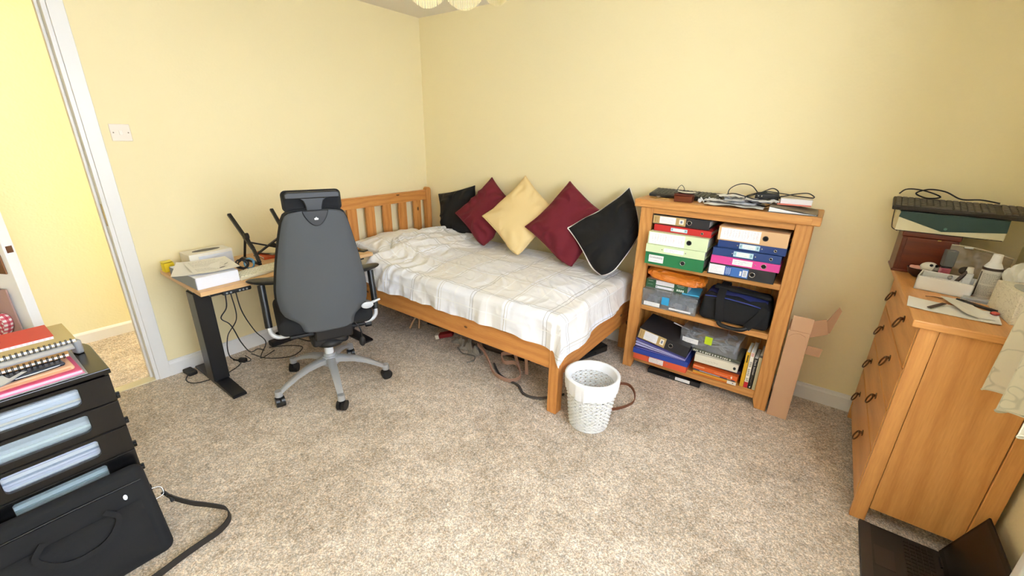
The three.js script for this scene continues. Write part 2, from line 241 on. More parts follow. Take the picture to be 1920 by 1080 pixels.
// duvet: a sheet of cloth lying on the mattress, falling over the front edge and the foot end
{ const X1 = 2.112, Z1 = 1.05, L = 1.94, back = 0.10, TH = 0.012;
  const head = (z) => 0.30 + 0.20 * sstep(0.55, 1.05, z) + 0.03 * Math.sin(z * 9) + 0.02 * Math.sin(z * 23);
  const topY = (x, z) => {
    let y = 0.578 + 0.030 * sstep(0.02, 0.25, 1.03 - z) * sstep(0.0, 0.2, X1 - x);
    const m = Math.exp(-Math.pow((x - 0.44) / 0.20, 2)); y += 0.085 * m * (0.65 + 0.35 * Math.sin(z * 2.6 + 0.4)) * sstep(1.12, 0.75, z);
    y += 0.018 * Math.exp(-Math.pow((x - 0.66 - 0.10 * Math.sin(z * 4)) / 0.055, 2)) + 0.022 * Math.exp(-Math.pow((x - 0.55 - 0.15 * (1 - z)) / 0.04, 2));
    return y; };
  const nu = 300, nv = 200, R = 0.05;
  const fn = (a, b) => {
    const dropF = 0.203 + 0.004 * Math.sin(a * 17) + 0.004 * Math.sin(a * 41 + 1) + 0.135 * Math.pow(sstep(0.76, 1.06, a), 1.3), Wt = (Z1 - back) + dropF;
    const t = b * Wt, z0 = back + Math.min(t, Z1 - back), hx = head(z0), dropX = 0.195 + 0.004 * Math.sin(b * 19 + 2) + 0.10 * Math.pow(sstep(0.05, 1.1, b), 1.5), Lt = X1 - hx + dropX, s = a * Lt;
    const x0 = hx + Math.min(s, X1 - hx), ds = Math.max(0, s - (X1 - hx)), dt = Math.max(0, t - (Z1 - back));
    let d = Math.max(ds, dt), ox = 0, oz = 0, y = topY(x0, z0);
    if (d > 0) { const q = d / R, o = q < Math.PI / 2 ? R * Math.sin(q) : R + 0.10 * (d - R * Math.PI / 2), dn = q < Math.PI / 2 ? R * (1 - Math.cos(q)) : R + (d - R * Math.PI / 2) * 0.985; { const mx = Math.max(ds, dt); ox = ds / mx * o; oz = dt / mx * o; } y -= dn;
      const fold = sstep(0.03, 0.2, d);
      const w = fold * (0.010 * Math.sin((x0 - ds) * 21 + 2 * nz(x0 * 3, d * 2, 4)) + 0.009 * nz(x0 * 16, d * 5, 9) + 0.010 * Math.sin(z0 * 17 + 1.3 * nz(z0 * 4, d * 3, 6)) * (ds > 0 ? 1 : 0));
      ox += (ds / d) * w; oz += (dt / d) * w;
      const big = sstep(0.02, 0.18, dt) * sstep(1.0, 0.45, x0); oz += big * (0.030 * (0.5 + 0.5 * Math.sin(x0 * 46 + d * 9)) + 0.01); }
    // crumples: ridged noise, stronger towards the head
    const cs = s * 1.0, ct = t; const rd = (f, sd) => 1 - Math.abs(nz(cs * f + 0.35 * nz(ct * 5, cs * 5, sd), ct * f * 0.8, sd));
    const headw = sstep(0.8, 0.1, s) , amp = 0.012 + 0.012 * headw;
    let k = amp * (rd(5, 3) * 0.7 + rd(11, 13) * 0.5 + rd(23, 21) * 0.42 - 0.95) + 0.006 * headw * Math.sin((s * 0.8 + t * 0.35) * 60 + 3 * nz(s * 5, t * 5, 2));
    k *= sstep(0, 0.04, b) ;
    const wy = d > R ? 0.15 : 1; y += k * wy; if (d > 0) { ox += ds / d * k * (1 - wy); oz += dt / d * k * (1 - wy); }
    const eh = sstep(0.05, 0, s); y -= 0.035 * eh * eh;
    return [x0 + ox, y + TH, z0 + oz, (hx + s) / 0.52 + 0.08, t / 0.52 + 0.16];
  };
  const g = grid(nu, nv, (a, b) => fn(a, b)); const ia = g.index.array; for (let i = 0; i < ia.length; i += 3) { const q = ia[i]; ia[i] = ia[i + 1]; ia[i + 1] = q; } g.computeVertexNormals();
  // give the cloth thickness
  const p = g.attributes.position, n = g.attributes.normal, under = g.clone(), up = under.attributes.position; for (let i = 0; i < p.count; i++) up.setXYZ(i, p.getX(i) - n.getX(i) * TH * 0.6, p.getY(i) - n.getY(i) * TH * 0.6, p.getZ(i) - n.getZ(i) * TH * 0.6);
  const ib = under.index.array; for (let i = 0; i < ib.length; i += 3) { const q = ib[i]; ib[i] = ib[i + 1]; ib[i + 1] = q; } under.computeVertexNormals();
  single('duvet', 'white duvet with grey check lines covering the bed', 'duvet', mergeVertices(merge([g, under]), 1e-6), M.duvet);
}
// cushions along the wall: [name, label, w, h, thick, centre, lean, roll, material, piping]
function velvet(c, sheen, sc) { return phys(c, 0.85, { sheen, sheenRoughness: 0.35, sheenColor: new THREE.Color(sc) }); }
const cushionSpots = [
  ['black square cushion in the corner beside the headboard', 0.42, 0.42, 0.12, [0.50, 0.815, 0.115], -0.25, 0.26, velvet('#070708', 0.08, '#3a3a44'), null],
  ['dark red velvet cushion on its corner between black and cream cushions', 0.43, 0.43, 0.13, [0.902, 0.885, 0.188], -0.50, 0.93, velvet('#6e1424', 0.6, '#c8606c'), null],
  ['cream fabric cushion standing on its corner between the two red ones', 0.46, 0.46, 0.12, [1.266, 0.90, 0.222], -0.50, 0.89, mat('#ecd096', 0.9, { bumpMap: weaveBump, bumpScale: 0.0004 }), null],
  ['dark red velvet cushion on its corner next to the white-piped black one', 0.455, 0.455, 0.13, [1.69, 0.895, 0.235], -0.50, 0.95, velvet('#6e1424', 0.6, '#c8606c'), null],
  ['black velvet cushion with white piping against the bookcase side', 0.48, 0.42, 0.13, [2.05, 0.885, 0.25], -0.48, 0.70, velvet('#060607', 0.06, '#3a3a44'), '#e6e2dc'],
];
cushionSpots.forEach(([label, w, h, t, c, lean, roll, m, pipe], i) => {
  const T = thing('cushion', label, 'cushion', [c[0], c[1] - 0.27, c[2]], 0, 'cushions leaning along the wall on the bed');
  const place = (g) => { g.rotateZ(roll).rotateX(lean).rotateY([0.05, 0.12, 0.19, 0.21, 0.24][i]); const p = g.attributes.position;
    for (let k = 0; k < p.count; k++) { let x = p.getX(k) + c[0], y = p.getY(k) + c[1], z = p.getZ(k) + c[2];
      { const sp = Math.exp(-Math.max(0, y - 0.62) / (i === 4 ? 0.07 : 0.045)); if (i > 0) x += (x - c[0]) * (i === 4 ? 1.0 : 0.55) * sp + (i === 4 ? 0.03 * sp : -0.01 * sp); } if (i === 4 && x > 2.02) x = 2.02 + 0.175 * Math.tanh((x - 2.02) / 0.2);
      z = Math.max(z, 0.012 + 0.004 * Math.sin(y * 30)); const fl = 0.612; if (y < fl + 0.07) y = fl + 0.07 * Math.exp((y - fl - 0.07) / 0.07);
      p.setXYZ(k, x - T.position.x, y - T.position.y, z - T.position.z); }
    g.computeVertexNormals(); return g; };
  part(T, 'cover', place(softPillow(w, h, t, 40 + i * 7, 0.07, i === 2 ? 1.0 : 1.9)), m);
  const e = []; const N = 120; for (let k = 0; k < N; k++) { const s = k / N * 4, q = Math.floor(s), f = (s - q) * 2 - 1; let u, v; if (q === 0) { u = f; v = -1; } else if (q === 1) { u = 1; v = f; } else if (q === 2) { u = -f; v = 1; } else { u = -1; v = -f; }
    e.push(V(u * w / 2 * (1 - 0.07 * (1 - v * v) * Math.abs(u)), v * h / 2 * (1 - 0.07 * (1 - u * u) * Math.abs(v)), 1.4 * 0.008 * nz(u * 2 + 40 + i * 7, v * 2, 43 + i * 7))); }
  part(T, 'piping', place(mergeVertices(tube(e, pipe ? 0.0042 : 0.003, 240, 5, true).deleteAttribute('normal').deleteAttribute('uv'))), pipe ? mat(pipe, 0.8) : m);
});
// ---------- light switch ----------
{ const t = thing('light_switch', 'white square light switch on the yellow wall beside the doorway', 'switch', [0, 1.411, 2.17]);
  part(t, 'plate', B(0.009, 0.086, 0.086, 0.003, 2).translate(0.0045, 0.043, 0), mat('#f3e6d6', 0.4));
  part(t, 'rocker', B(0.006, 0.024, 0.016, 0.002).rotateZ(0.08).translate(0.0105, 0.043, 0), mat('#f6ecdf', 0.4));
  for (const s of [-1, 1]) part(t, 'screw', Cyl(0.0032, 0.0032, 0.002, 10).rotateZ(Math.PI / 2).translate(0.0095, 0.043, s * 0.031), mat('#8c7c68', 0.4, { metalness: 0.6 })); }

// ---------- sit-stand desk ----------
const DY = 0.69;
{ const t = thing('standing_desk', 'light wood sit-stand desk with black metal legs against the wall', 'desk', [0.35, 0, 1.65]);
  wpart(t, 'desktop', wuv(X(0.045, 0.645, DY - 0.024, DY, 1.125, 2.175, 0.003), 'z'), M.beech);
  wpart(t, 'crossbar', X(0.28, 0.36, DY - 0.06, DY - 0.024, 1.22, 2.08, 0.003), M.blackSatin);
  for (const z of [2.09, 1.20]) {
    const f = wpart(t, 'foot', extr([[0.025, 0.004], [0.60, 0.004], [0.60, 0.014], [0.59, 0.02], [0.40, 0.03], [0.22, 0.03], [0.035, 0.02], [0.025, 0.014]], 0.075, 0.003).translate(0, 0, z - 0.0375), M.blackSatin);
    for (const x of [0.06, 0.56]) part(f, 'rubber_pad', Cyl(0.018, 0.018, 0.008, 12).translate(x - 0.35, 0.004, z - 1.65), M.black);
    wpart(t, 'column', merge([X(0.255, 0.365, 0.03, 0.60, z - 0.043, z + 0.043, 0.004)]), M.blackSatin);
    wpart(t, 'inner_column', X(0.264, 0.356, 0.60, DY - 0.024, z - 0.036, z + 0.036, 0.003), M.blackSatin);
    wpart(t, 'support_arm', X(0.07, 0.60, DY - 0.05, DY - 0.024, z - 0.03, z + 0.03, 0.003), M.blackSatin); }
  const kp = wpart(t, 'control_panel', X(0.575, 0.642, DY - 0.048, DY - 0.025, 1.93, 2.075, 0.008, 2), M.blackSatin);
  for (const [k, dz] of [0, 0.018, 0.036, 0.08, 0.1].entries()) part(kp, 'button', new THREE.SphereGeometry(0.0055, 10, 6).scale(0.4, 1, 1).translate(0.643 - 0.35, DY - 0.037, 1.944 + dz + 0.012 - 1.65), mat('#9aa0a6', 0.4)); }
// cables below the desk
single('desk_cable', 'thin black cable hanging from the desk control panel in a long loop', 'cable', tube([[0.60, 0.645, 2.05], [0.60, 0.56, 2.06], [0.58, 0.50, 2.09], [0.59, 0.46, 2.06], [0.52, 0.30, 2.0], [0.40, 0.16, 1.92], [0.25, 0.09, 1.82], [0.16, 0.02, 1.75]], 0.0032, 90, 6), M.cable);
single('desk_cable', 'thin black cable dropping straight behind the looped one under the desk', 'cable', tube([[0.60, 0.645, 2.025], [0.59, 0.48, 2.02], [0.52, 0.36, 2.06], [0.45, 0.2, 2.05], [0.33, 0.07, 1.93], [0.2, 0.012, 1.86], [0.12, 0.01, 1.86]], 0.003, 80, 6), M.cable);
single('desk_cable', 'black cable bowing right below the desk edge beside the chair', 'cable', tube([[0.60, 0.645, 2.0], [0.60, 0.52, 1.99], [0.56, 0.36, 1.93], [0.50, 0.24, 1.86], [0.40, 0.12, 1.86], [0.28, 0.03, 1.82], [0.2, 0.012, 1.70]], 0.003, 80, 6), M.cable);
single('floor_cable', 'black cable trailing on the carpet round the left desk foot', 'cable', tube([[0.07, 0.008, 2.17], [0.16, 0.008, 2.22], [0.24, 0.008, 2.20], [0.27, 0.008, 2.05], [0.22, 0.008, 1.94], [0.16, 0.01, 1.90]], 0.0032, 60, 6), M.cable);
single('floor_cable', 'black cable lying in a flat loop on the carpet between desk and chair', 'cable', tube([[0.12, 0.008, 1.82], [0.27, 0.008, 1.78], [0.37, 0.008, 1.66], [0.3, 0.008, 1.55], [0.2, 0.008, 1.60], [0.12, 0.008, 1.7]], 0.0032, 70, 6), M.cable);
single('floor_cable', 'black cable coiled beside the power strip under the desk', 'cable', tube([[0.12, 0.02, 1.60], [0.18, 0.06, 1.56], [0.12, 0.10, 1.52], [0.08, 0.05, 1.56], [0.16, 0.012, 1.50], [0.28, 0.008, 1.45], [0.33, 0.01, 1.36], [0.22, 0.01, 1.33], [0.12, 0.012, 1.42]], 0.0034, 90, 6), M.cable);
single('plug', 'small black plug lying on the carpet beside the desk cables', 'plug', merge([B(0.05, 0.03, 0.03, 0.008, 2).translate(0, 0.015, 0), Cyl(0.006, 0.004, 0.04, 8).rotateZ(Math.PI / 2).translate(-0.045, 0.012, 0)]), M.black, [0.18, 0, 1.90], 0.6);
{ const t = thing('foot_switch', 'flat black adaptor against the skirting behind the desk foot', 'adaptor', [0.075, 0, 2.17], 0.1);
  part(t, 'case', B(0.09, 0.028, 0.05, 0.008, 2).translate(0, 0.014, 0), M.black); part(t, 'cable_sleeve', Cyl(0.006, 0.004, 0.03, 8).rotateZ(Math.PI / 2).translate(-0.055, 0.014, 0), M.black); }
{ const t = thing('power_strip', 'black power strip with plugs on the carpet under the desk', 'power strip', [0.1, 0, 1.52]);
  part(t, 'body', B(0.06, 0.04, 0.32, 0.008, 2).translate(0, 0.02, 0), M.black);
  for (const z of [-0.1, -0.02, 0.08]) { const p = part(t, 'plug', B(0.05, 0.045, 0.05, 0.008, 2).translate(0, 0.063, z), M.blackSatin); part(p, 'cable_sleeve', Cyl(0.005, 0.005, 0.03, 8).rotateZ(Math.PI / 2).translate(0.038, 0.065, z), M.cable); } }

// ---------- on the desk ----------
function sheet(w, d, curl, seed, nx = 24) { return grid(nx, nx, (a, b) => [(a - 0.5) * w, curl * (0.5 + 0.5 * nz(a * 2 + seed, b * 2, seed)) + 0.004 * Math.pow(Math.abs(a - 0.5) * 2, 3), (b - 0.5) * d]); }
function thick(g, t = 0.0008) { const n = g.attributes.normal, p = g.attributes.position, u = g.clone(), q = u.attributes.position; for (let i = 0; i < p.count; i++) q.setXYZ(i, p.getX(i), p.getY(i) - t, p.getZ(i)); return merge([g, u]); }
const printedPage = canvasTex(512, 720, (g, W, H) => { g.fillStyle = '#f3eee4'; g.fillRect(0, 0, W, H); const r = rngOf(3); g.fillStyle = '#8a8784'; for (let y = 60; y < H - 60; y += 16) { if (r() < 0.22) continue; let x = 50; const e = 300 + r() * 160; while (x < e) { const w = 10 + r() * 34; g.fillRect(x, y, w, 3); x += w + 7; } } g.fillStyle = '#3c3a3a'; g.beginPath(); g.ellipse(330, 150, 60, 16, 0.5, 0, 7); g.fill(); g.beginPath(); g.ellipse(420, 300, 40, 8, 0.7, 0, 7); g.fill(); });
M.page = mat('#ffffff', 0.8, { map: printedPage, side: THREE.DoubleSide });
M.plainPage = mat('#f6f2ea', 0.8, { side: THREE.DoubleSide });
{ const t = thing('document_box', 'white lidded box with a grey end at the front of the desk, papers on top', 'box', [0.425, DY, 2.07], 0.03);
  part(t, 'body', B(0.345, 0.066, 0.205, 0.004).translate(0, 0.033, 0), mat('#eef0f8', 0.55));
  part(t, 'end_panel', B(0.335, 0.062, 0.003, 0.001).translate(0, 0.033, 0.1035), mat('#8b929c', 0.5)); }
{ const o = single('printed_page', 'printed sheet lying on the white box on the desk', 'paper', thick(sheet(0.21, 0.297, 0.006, 3)), M.page, [0.42, DY + 0.069, 2.03], 1.45);
  const q = single('paper_sheet', 'plain sheet under the printed page hanging over the white box edge', 'paper', thick(sheet(0.21, 0.297, 0.004, 8)), M.plainPage, [0.40, DY + 0.0675, 2.09], 1.2); }
{ const t = thing('tissue_carton', 'white carton with an oval slot standing at the back of the desk', 'box', [0.155, DY, 1.955], 0.05);
  part(t, 'body', B(0.13, 0.10, 0.235, 0.004).translate(0, 0.05, 0), mat('#efe8d8', 0.6));
  part(t, 'slot', new THREE.CylinderGeometry(1, 1, 0.002, 24).scale(0.028, 1, 0.075).translate(0, 0.1005, 0), mat('#6a6660', 0.8));
  part(t, 'side_panel', B(0.002, 0.075, 0.18, 0.0008).translate(0.066, 0.045, -0.02), mat('#dfe0e4', 0.55)); }
{ const t = thing('sticky_notes', 'bright yellow sticky note block at the back corner of the desk', 'note block', [0.10, DY, 2.145], 0.1);
  part(t, 'block', B(0.045, 0.052, 0.05, 0.002).translate(0, 0.026, 0), mat('#f7dc2e', 0.7)); part(t, 'top_note', thick(sheet(0.046, 0.051, 0.004, 4, 8)).translate(0, 0.0535, 0), mat('#fbe65a', 0.7, { side: THREE.DoubleSide })); }
function keyboard(t, L, D, body, key, thickn = 0.016, rows = 5, cols = 19) {   // along x, parts: body, keys
  part(t, 'case', B(L, thickn, D, 0.005, 2).translate(0, thickn / 2, 0), body);
  const kw = (L - 0.016) / cols, kd = (D - 0.014) / (rows + 0.3);
  const proto = new THREE.BoxGeometry(kw * 0.86, 0.006, kd * 0.84); { const p = proto.attributes.position; for (let i = 0; i < p.count; i++) if (p.getY(i) > 0) { p.setX(i, p.getX(i) * 0.84); p.setZ(i, p.getZ(i) * 0.84); } proto.computeVertexNormals(); }
  const wide = proto.clone().scale(5.6, 1, 1);
  for (let r = 0; r < rows; r++) for (let c = 0; c < cols; c++) { if ((c === 13 || c === 15) && cols > 16 && r !== 0) { if (c === 15) continue; }
    if (r === rows - 1 && c > 3 && c < 9) { if (c === 6) { const k = part(t, 'key', wide, key); k.position.set(-L / 2 + 0.008 + kw * 6.5, thickn + 0.002, -D / 2 + 0.012 + kd * (r + 0.5)); } continue; }
    const k = part(t, 'key', proto, key); k.position.set(-L / 2 + 0.008 + kw * (c + 0.5), thickn + 0.002, -D / 2 + 0.012 + kd * (r + 0.5)); }
}
{ const t = thing('keyboard', 'cream computer keyboard lying on the light wood desk', 'keyboard', [0.505, DY, 1.765], Math.PI / 2 + 0.16);
  keyboard(t, 0.42, 0.135, mat('#e6dfc4', 0.5), mat('#efe9d2', 0.5)); }
{ // folding laptop stand: two leaning arms with hooks, crossed struts and feet
  const t = thing('laptop_stand', 'black folding laptop stand with crossed struts at the back of the desk', 'laptop stand', [0.28, DY, 1.63]);
  const bar = (n, a, b, w = 0.018, h = 0.010) => { const A = V(...a), C = V(...b), d = C.clone().sub(A), g = B(w, h, d.length(), 0.003); const m = new THREE.Matrix4().lookAt(A, C, V(0, 1, 0.01)); g.applyMatrix4(m).translate((A.x + C.x) / 2, (A.y + C.y) / 2, (A.z + C.z) / 2); return part(t, n, g, M.blackSatin); };
  for (const s of [1, -1]) {
    const z = s > 0 ? 0.135 : -0.095;
    bar('arm', [0.06, 0.10, z], [-0.16, 0.29, z + s * 0.015], 0.022, 0.016);
    bar('arm_hook', [0.06, 0.10, z], [0.115, 0.02, z], 0.02, 0.016);
    bar('leg', [-0.02, 0.17, z], [-0.12, 0.008, z - s * 0.01], 0.014, 0.010);
    const h = part(t, 'pivot', Cyl(0.02, 0.02, 0.026, 16).rotateX(Math.PI / 2).translate(-0.012, 0.168, z), M.black); part(h, 'rubber_grip', B(0.03, 0.05, 0.022, 0.008, 2).rotateZ(0.6).translate(-0.002, 0.15, z), M.black);
    bar('foot', [0.12, 0.012, z], [-0.12, 0.012, z], 0.02, 0.012);
  }
  bar('cross_strut', [0.0, 0.13, 0.125], [-0.02, 0.045, -0.085]); bar('cross_strut', [0.03, 0.045, 0.125], [-0.01, 0.14, -0.085]);
  part(t, 'cross_pivot', Cyl(0.014, 0.014, 0.03, 14).rotateZ(Math.PI / 2).translate(0.003, 0.09, -0.01), M.black); }
single('wired_earphones', 'tangled black and blue cable coil beside the white box on the desk', 'cable', (() => { const P = []; for (let i = 0; i <= 70; i++) { const a = i * 0.42; P.push(V(0.028 * Math.cos(a) * (1 + 0.4 * nz(i * 0.2, 1, 3)), 0.035 + 0.028 * Math.sin(a) + 0.008 * nz(i * 0.3, 2, 4), 0.02 * nz(i * 0.12, 5, 5))); } P.push(V(0.05, 0.004, 0.06), V(0.08, 0.004, 0.02), V(0.06, 0.004, -0.05)); return tube(P, 0.0034, 380, 5); })(), mat('#20242c', 0.5), [0.40, DY, 1.865], 0.7);
single('blue_cable', 'light blue cable loop in the cable tangle on the desk', 'cable', (() => { const P = []; for (let i = 0; i <= 26; i++) { const a = i * 0.5; P.push(V(0.026 * Math.cos(a), 0.036 + 0.03 * Math.sin(a), i * 0.0008)); } return tube(P, 0.004, 160, 5); })(), mat('#5f9cc4', 0.5), [0.405, DY, 1.825], 0.9);
function book(t, w, h, d, cover, page, spineM) {   // lying flat: spine towards +z, w along x
  part(t, 'cover', merge([B(w, 0.003, d, 0.001).translate(0, h - 0.0015, 0), B(w, 0.003, d, 0.001).translate(0, 0.0015, 0)]), cover);
  part(t, 'pages', B(w - 0.008, h - 0.006, d - 0.006, 0).translate(0, h / 2, -0.001), page ?? M.paper);
  part(t, 'spine', B(w, h, 0.003, 0.0012).translate(0, h / 2, d / 2), spineM ?? cover);
}
{ const t = thing('notebook', 'orange-red notebook lying under the laptop stand on the desk', 'notebook', [0.20, DY, 1.53], Math.PI / 2 - 0.1); book(t, 0.30, 0.018, 0.19, mat('#c8582e', 0.6)); }
single('paper_stack', 'loose cream papers on the orange notebook under the laptop stand', 'paper', (() => { const l = []; for (let i = 0; i < 6; i++) l.push(thick(sheet(0.15, 0.21, 0.003, i)).rotateY(0.1 * i).translate(0, i * 0.002, 0)); return merge(l); })(), mat('#e4d6b8', 0.8, { side: THREE.DoubleSide }), [0.19, DY + 0.019, 1.545], 0.2);
{ const t = thing('phone', 'black phone on the end of the desk behind the chair', 'phone', [0.56, DY, 1.155], 0.3); part(t, 'case', B(0.075, 0.009, 0.05, 0.004, 2).translate(0, 0.0045, 0), M.black); part(t, 'screen', B(0.068, 0.001, 0.044, 0).translate(0, 0.0093, 0), mat('#0c0d10', 0.15)); }

// ---------- office chair: forward is -z, right is +x in its own frame ----------
{ const t = thing('office_chair', 'black office chair with headrest and silver five-star base', 'chair', [0.875, 0, 1.664], 1.187);
  const inv = (dx, dz) => { const c = Math.cos(1.187), s = Math.sin(1.187); return [c * dx - s * dz, s * dx + c * dz]; };
  const sweep = (pts, sec) => { // pts [r, y], sec [w, h]: tapered rounded bar along +x
    const P = [], ix = [], n = pts.length, m = 8;
    pts.forEach(([x, y], i) => { const [w, h] = sec[i]; for (let k = 0; k < m; k++) { const a = (k + 0.5) / m * Math.PI * 2, c = Math.cos(a), s = Math.sin(a); P.push(x, y + Math.sign(s) * Math.pow(Math.abs(s), 0.5) * h / 2, Math.sign(c) * Math.pow(Math.abs(c), 0.5) * w / 2); } });
    for (let i = 0; i < n - 1; i++) for (let k = 0; k < m; k++) { const a = i * m + k, b = i * m + (k + 1) % m; ix.push(a, b, a + m, b, b + m, a + m); }
    for (let k = 1; k < m - 1; k++) { ix.push(0, k + 1, k); const e = (n - 1) * m; ix.push(e, e + k, e + k + 1); }
    const g = new THREE.BufferGeometry(); g.setAttribute('position', new THREE.Float32BufferAttribute(P, 3)); g.setIndex(ix); return toCreasedNormals(g, 0.8); };
  const base = part(t, 'star_base', merge([Cyl(0.05, 0.042, 0.055, 24).translate(0, 0.165, 0), Cyl(0.036, 0.034, 0.02, 24).translate(0, 0.2, 0)]), M.silver);
  const legG = sweep([[0.02, 0.165], [0.07, 0.167], [0.14, 0.158], [0.21, 0.136], [0.27, 0.108], [0.315, 0.084]], [[0.056, 0.044], [0.05, 0.042], [0.046, 0.034], [0.042, 0.028], [0.037, 0.024], [0.034, 0.022]]);
  for (const [dx, dz] of [[-0.01, 0.345], [0.327, 0.14], [0.237, -0.257], [-0.336, 0.087], [-0.218, -0.29]]) {
    const [lx, lz] = inv(dx, dz), a = Math.atan2(-lz, lx), leg = part(t, 'base_leg', legG, M.silver); leg.rotation.y = a; const r = 0.335;
    part(leg, 'leg_cap', Cyl(0.021, 0.019, 0.034, 16).translate(r - 0.012, 0.08, 0), M.silver);
    const ca = rr(0, 6.28), g = []; for (const s of [-1, 1]) g.push(Cyl(0.029, 0.029, 0.019, 22).rotateX(Math.PI / 2).translate(0, 0.029, s * 0.014));
    g.push(new THREE.CylinderGeometry(0.0325, 0.0325, 0.046, 20, 1, true, -0.9, 2.8).rotateX(Math.PI / 2).translate(0, 0.03, 0), Cyl(0.006, 0.006, 0.03, 8).translate(0, 0.055, 0));
    part(leg, 'caster', merge(g).rotateY(ca).translate(r - 0.012, 0, 0), M.blackSatin); }
  part(t, 'gas_lift', merge([Cyl(0.026, 0.026, 0.05, 20).translate(0, 0.235, 0)]), mat('#e0e2e4', 0.4)); part(t, 'piston', Cyl(0.014, 0.014, 0.12, 16).translate(0, 0.31, 0), M.chrome);
  part(t, 'mechanism', merge([B(0.20, 0.075, 0.28, 0.025, 3).translate(0, 0.37, 0.03), new THREE.SphereGeometry(0.09, 20, 12).scale(1.0, 0.45, 1.1).translate(0.0, 0.345, 0.09)]), M.black);
  part(t, 'seat_plate', B(0.40, 0.02, 0.38, 0.008, 2).translate(0, 0.42, -0.03), M.black);
  part(t, 'seat', new RoundedBoxGeometry(0.50, 0.095, 0.48, 5, 0.045).translate(0, 0.475, -0.06), M.blackFab);
  // backrest outline (half), mirrored; leans back a little
  const half = [[0.0, 1.118], [0.07, 1.116], [0.115, 1.108], [0.138, 1.09], [0.152, 1.06], [0.172, 0.98], [0.194, 0.88], [0.213, 0.78], [0.226, 0.70], [0.229, 0.645], [0.222, 0.585], [0.205, 0.548], [0.175, 0.527], [0.15, 0.512], [0.137, 0.49], [0.128, 0.452], [0.06, 0.445], [0, 0.444]];
  const full = [...half, ...half.slice(1, -1).reverse().map(([x, y]) => [-x, y])];
  const bend = (g, k = 1) => { const p = g.attributes.position; for (let i = 0; i < p.count; i++) { const x = p.getX(i), y = p.getY(i); p.setZ(i, p.getZ(i) - 0.9 * x * x * k + 0.05 * Math.pow((y - 0.62) / 0.5, 2) * (y > 0.62 ? 1 : -0.6)); } g.computeVertexNormals(); return g; };
  const shellShape = new THREE.Shape(full.map((q) => new THREE.Vector2(q[0], q[1])));
  function shell(sc, z0, d, bev) { // densified flat shell: many triangles so that it can be bent
    const P = [], ix = [], ny = 46, nx = 20; const hw = (y) => { for (let i = 0; i < half.length - 1; i++) { const [x0, y0] = half[i], [x1, y1] = half[i + 1]; if (y <= y0 && y >= y1) return y0 === y1 ? x0 : lerp(x0, x1, (y0 - y) / (y0 - y1)); } return 0; };
    const Y0 = 0.4442, Y1 = 1.1178, row = (y, k) => hw(y) * sc; const g = [];
    const side = (z, flip) => { const gg = grid(nx, ny, (a, b) => { const yy = lerp(Y0, Y1, 0.5 - 0.5 * Math.cos(Math.PI * b)), w = row(yy), u = a * 2 - 1; const e = Math.min((1 - Math.abs(u)) * w, yy - Y0, Y1 - yy), r = bev, s = e < r ? 1 - Math.sqrt(Math.max(0, 1 - Math.pow(1 - e / r, 2))) : 0; return [u * w, 0.78 + (yy - 0.78) * lerp(1, sc, 0.5), z + (flip ? 1 : -1) * s * Math.min(bev, d / 2)]; }); if (!flip) return gg; const ia = gg.index.array; for (let i = 0; i < ia.length; i += 3) { const q = ia[i]; ia[i] = ia[i + 1]; ia[i + 1] = q; } return gg; };
    const A = side(z0 + d, false), C = side(z0, true); const m = mergeVertices(merge([A, C]).deleteAttribute('normal').deleteAttribute('uv'), 1e-4); return m; }
  part(t, 'back_cushion', bend(shell(1.04, 0.125, 0.07, 0.034)), M.blackFab);
  const back = part(t, 'backrest', bend(shell(1.0, 0.185, 0.03, 0.012)), M.chairGrey);
  const zAt = (x, y) => 0.2155 - 0.9 * x * x + 0.05 * Math.pow((y - 0.62) / 0.5, 2) * (y > 0.62 ? 1 : -0.6);
  // neck plate with the round white emblem
  const tongue = []; for (let i = 0; i <= 20; i++) { const a = Math.PI * i / 20; tongue.push([-0.058 * Math.cos(a) * (0.55 + 0.45 * (1 - Math.sin(a) * 0.5)), 1.115 - 0.075 * Math.sin(a)]); }
  const ng = part(back, 'neck_plate', extr(tongue, 0.008, 0.002).translate(0, 0, zAt(0, 1.08) - 0.001), M.blackSatin);
  part(back, 'neck_groove', tube(tongue.map(([x, y]) => V(x, y, zAt(x, y) + 0.003)), 0.0022, 40, 6), M.black);
  part(back, 'emblem', Cyl(0.0125, 0.0125, 0.003, 24).rotateX(Math.PI / 2).translate(0, 1.076, zAt(0, 1.076) + 0.008), M.black);
  part(back, 'emblem_mark', merge([extr([[-0.008, -0.0055], [0.008, -0.0055], [0.010, 0.001], [0.006, 0.0045], [0.003, 0.0035], [0.0015, 0.0085], [-0.0015, 0.0085], [-0.003, 0.0035], [-0.006, 0.0045], [-0.010, 0.001]], 0.002, 0)]).translate(0, 1.076, zAt(0, 1.076) + 0.009), M.white);
  // headrest
  part(t, 'headrest_cushion', new RoundedBoxGeometry(0.275, 0.105, 0.06, 4, 0.024).rotateX(-0.10).translate(0, 1.155, 0.185), M.blackFab);
  part(t, 'headrest_bracket', merge([extr([[-0.125, 1.172], [0.125, 1.172], [0.125, 1.196], [0.11, 1.204], [-0.11, 1.204], [-0.125, 1.196]], 0.022, 0.005, 2).translate(0, 0, 0.222), extr([[-0.034, 1.09], [0.034, 1.09], [0.038, 1.135], [0.046, 1.16], [0.06, 1.174], [-0.06, 1.174], [-0.046, 1.16], [-0.038, 1.135]], 0.016, 0.004, 2).translate(0, 0, 0.228)]), M.blackSatin);
  part(t, 'lumbar_cover', B(0.20, 0.085, 0.07, 0.012, 2).rotateX(0.1).translate(0.02, 0.425, 0.165), M.black);
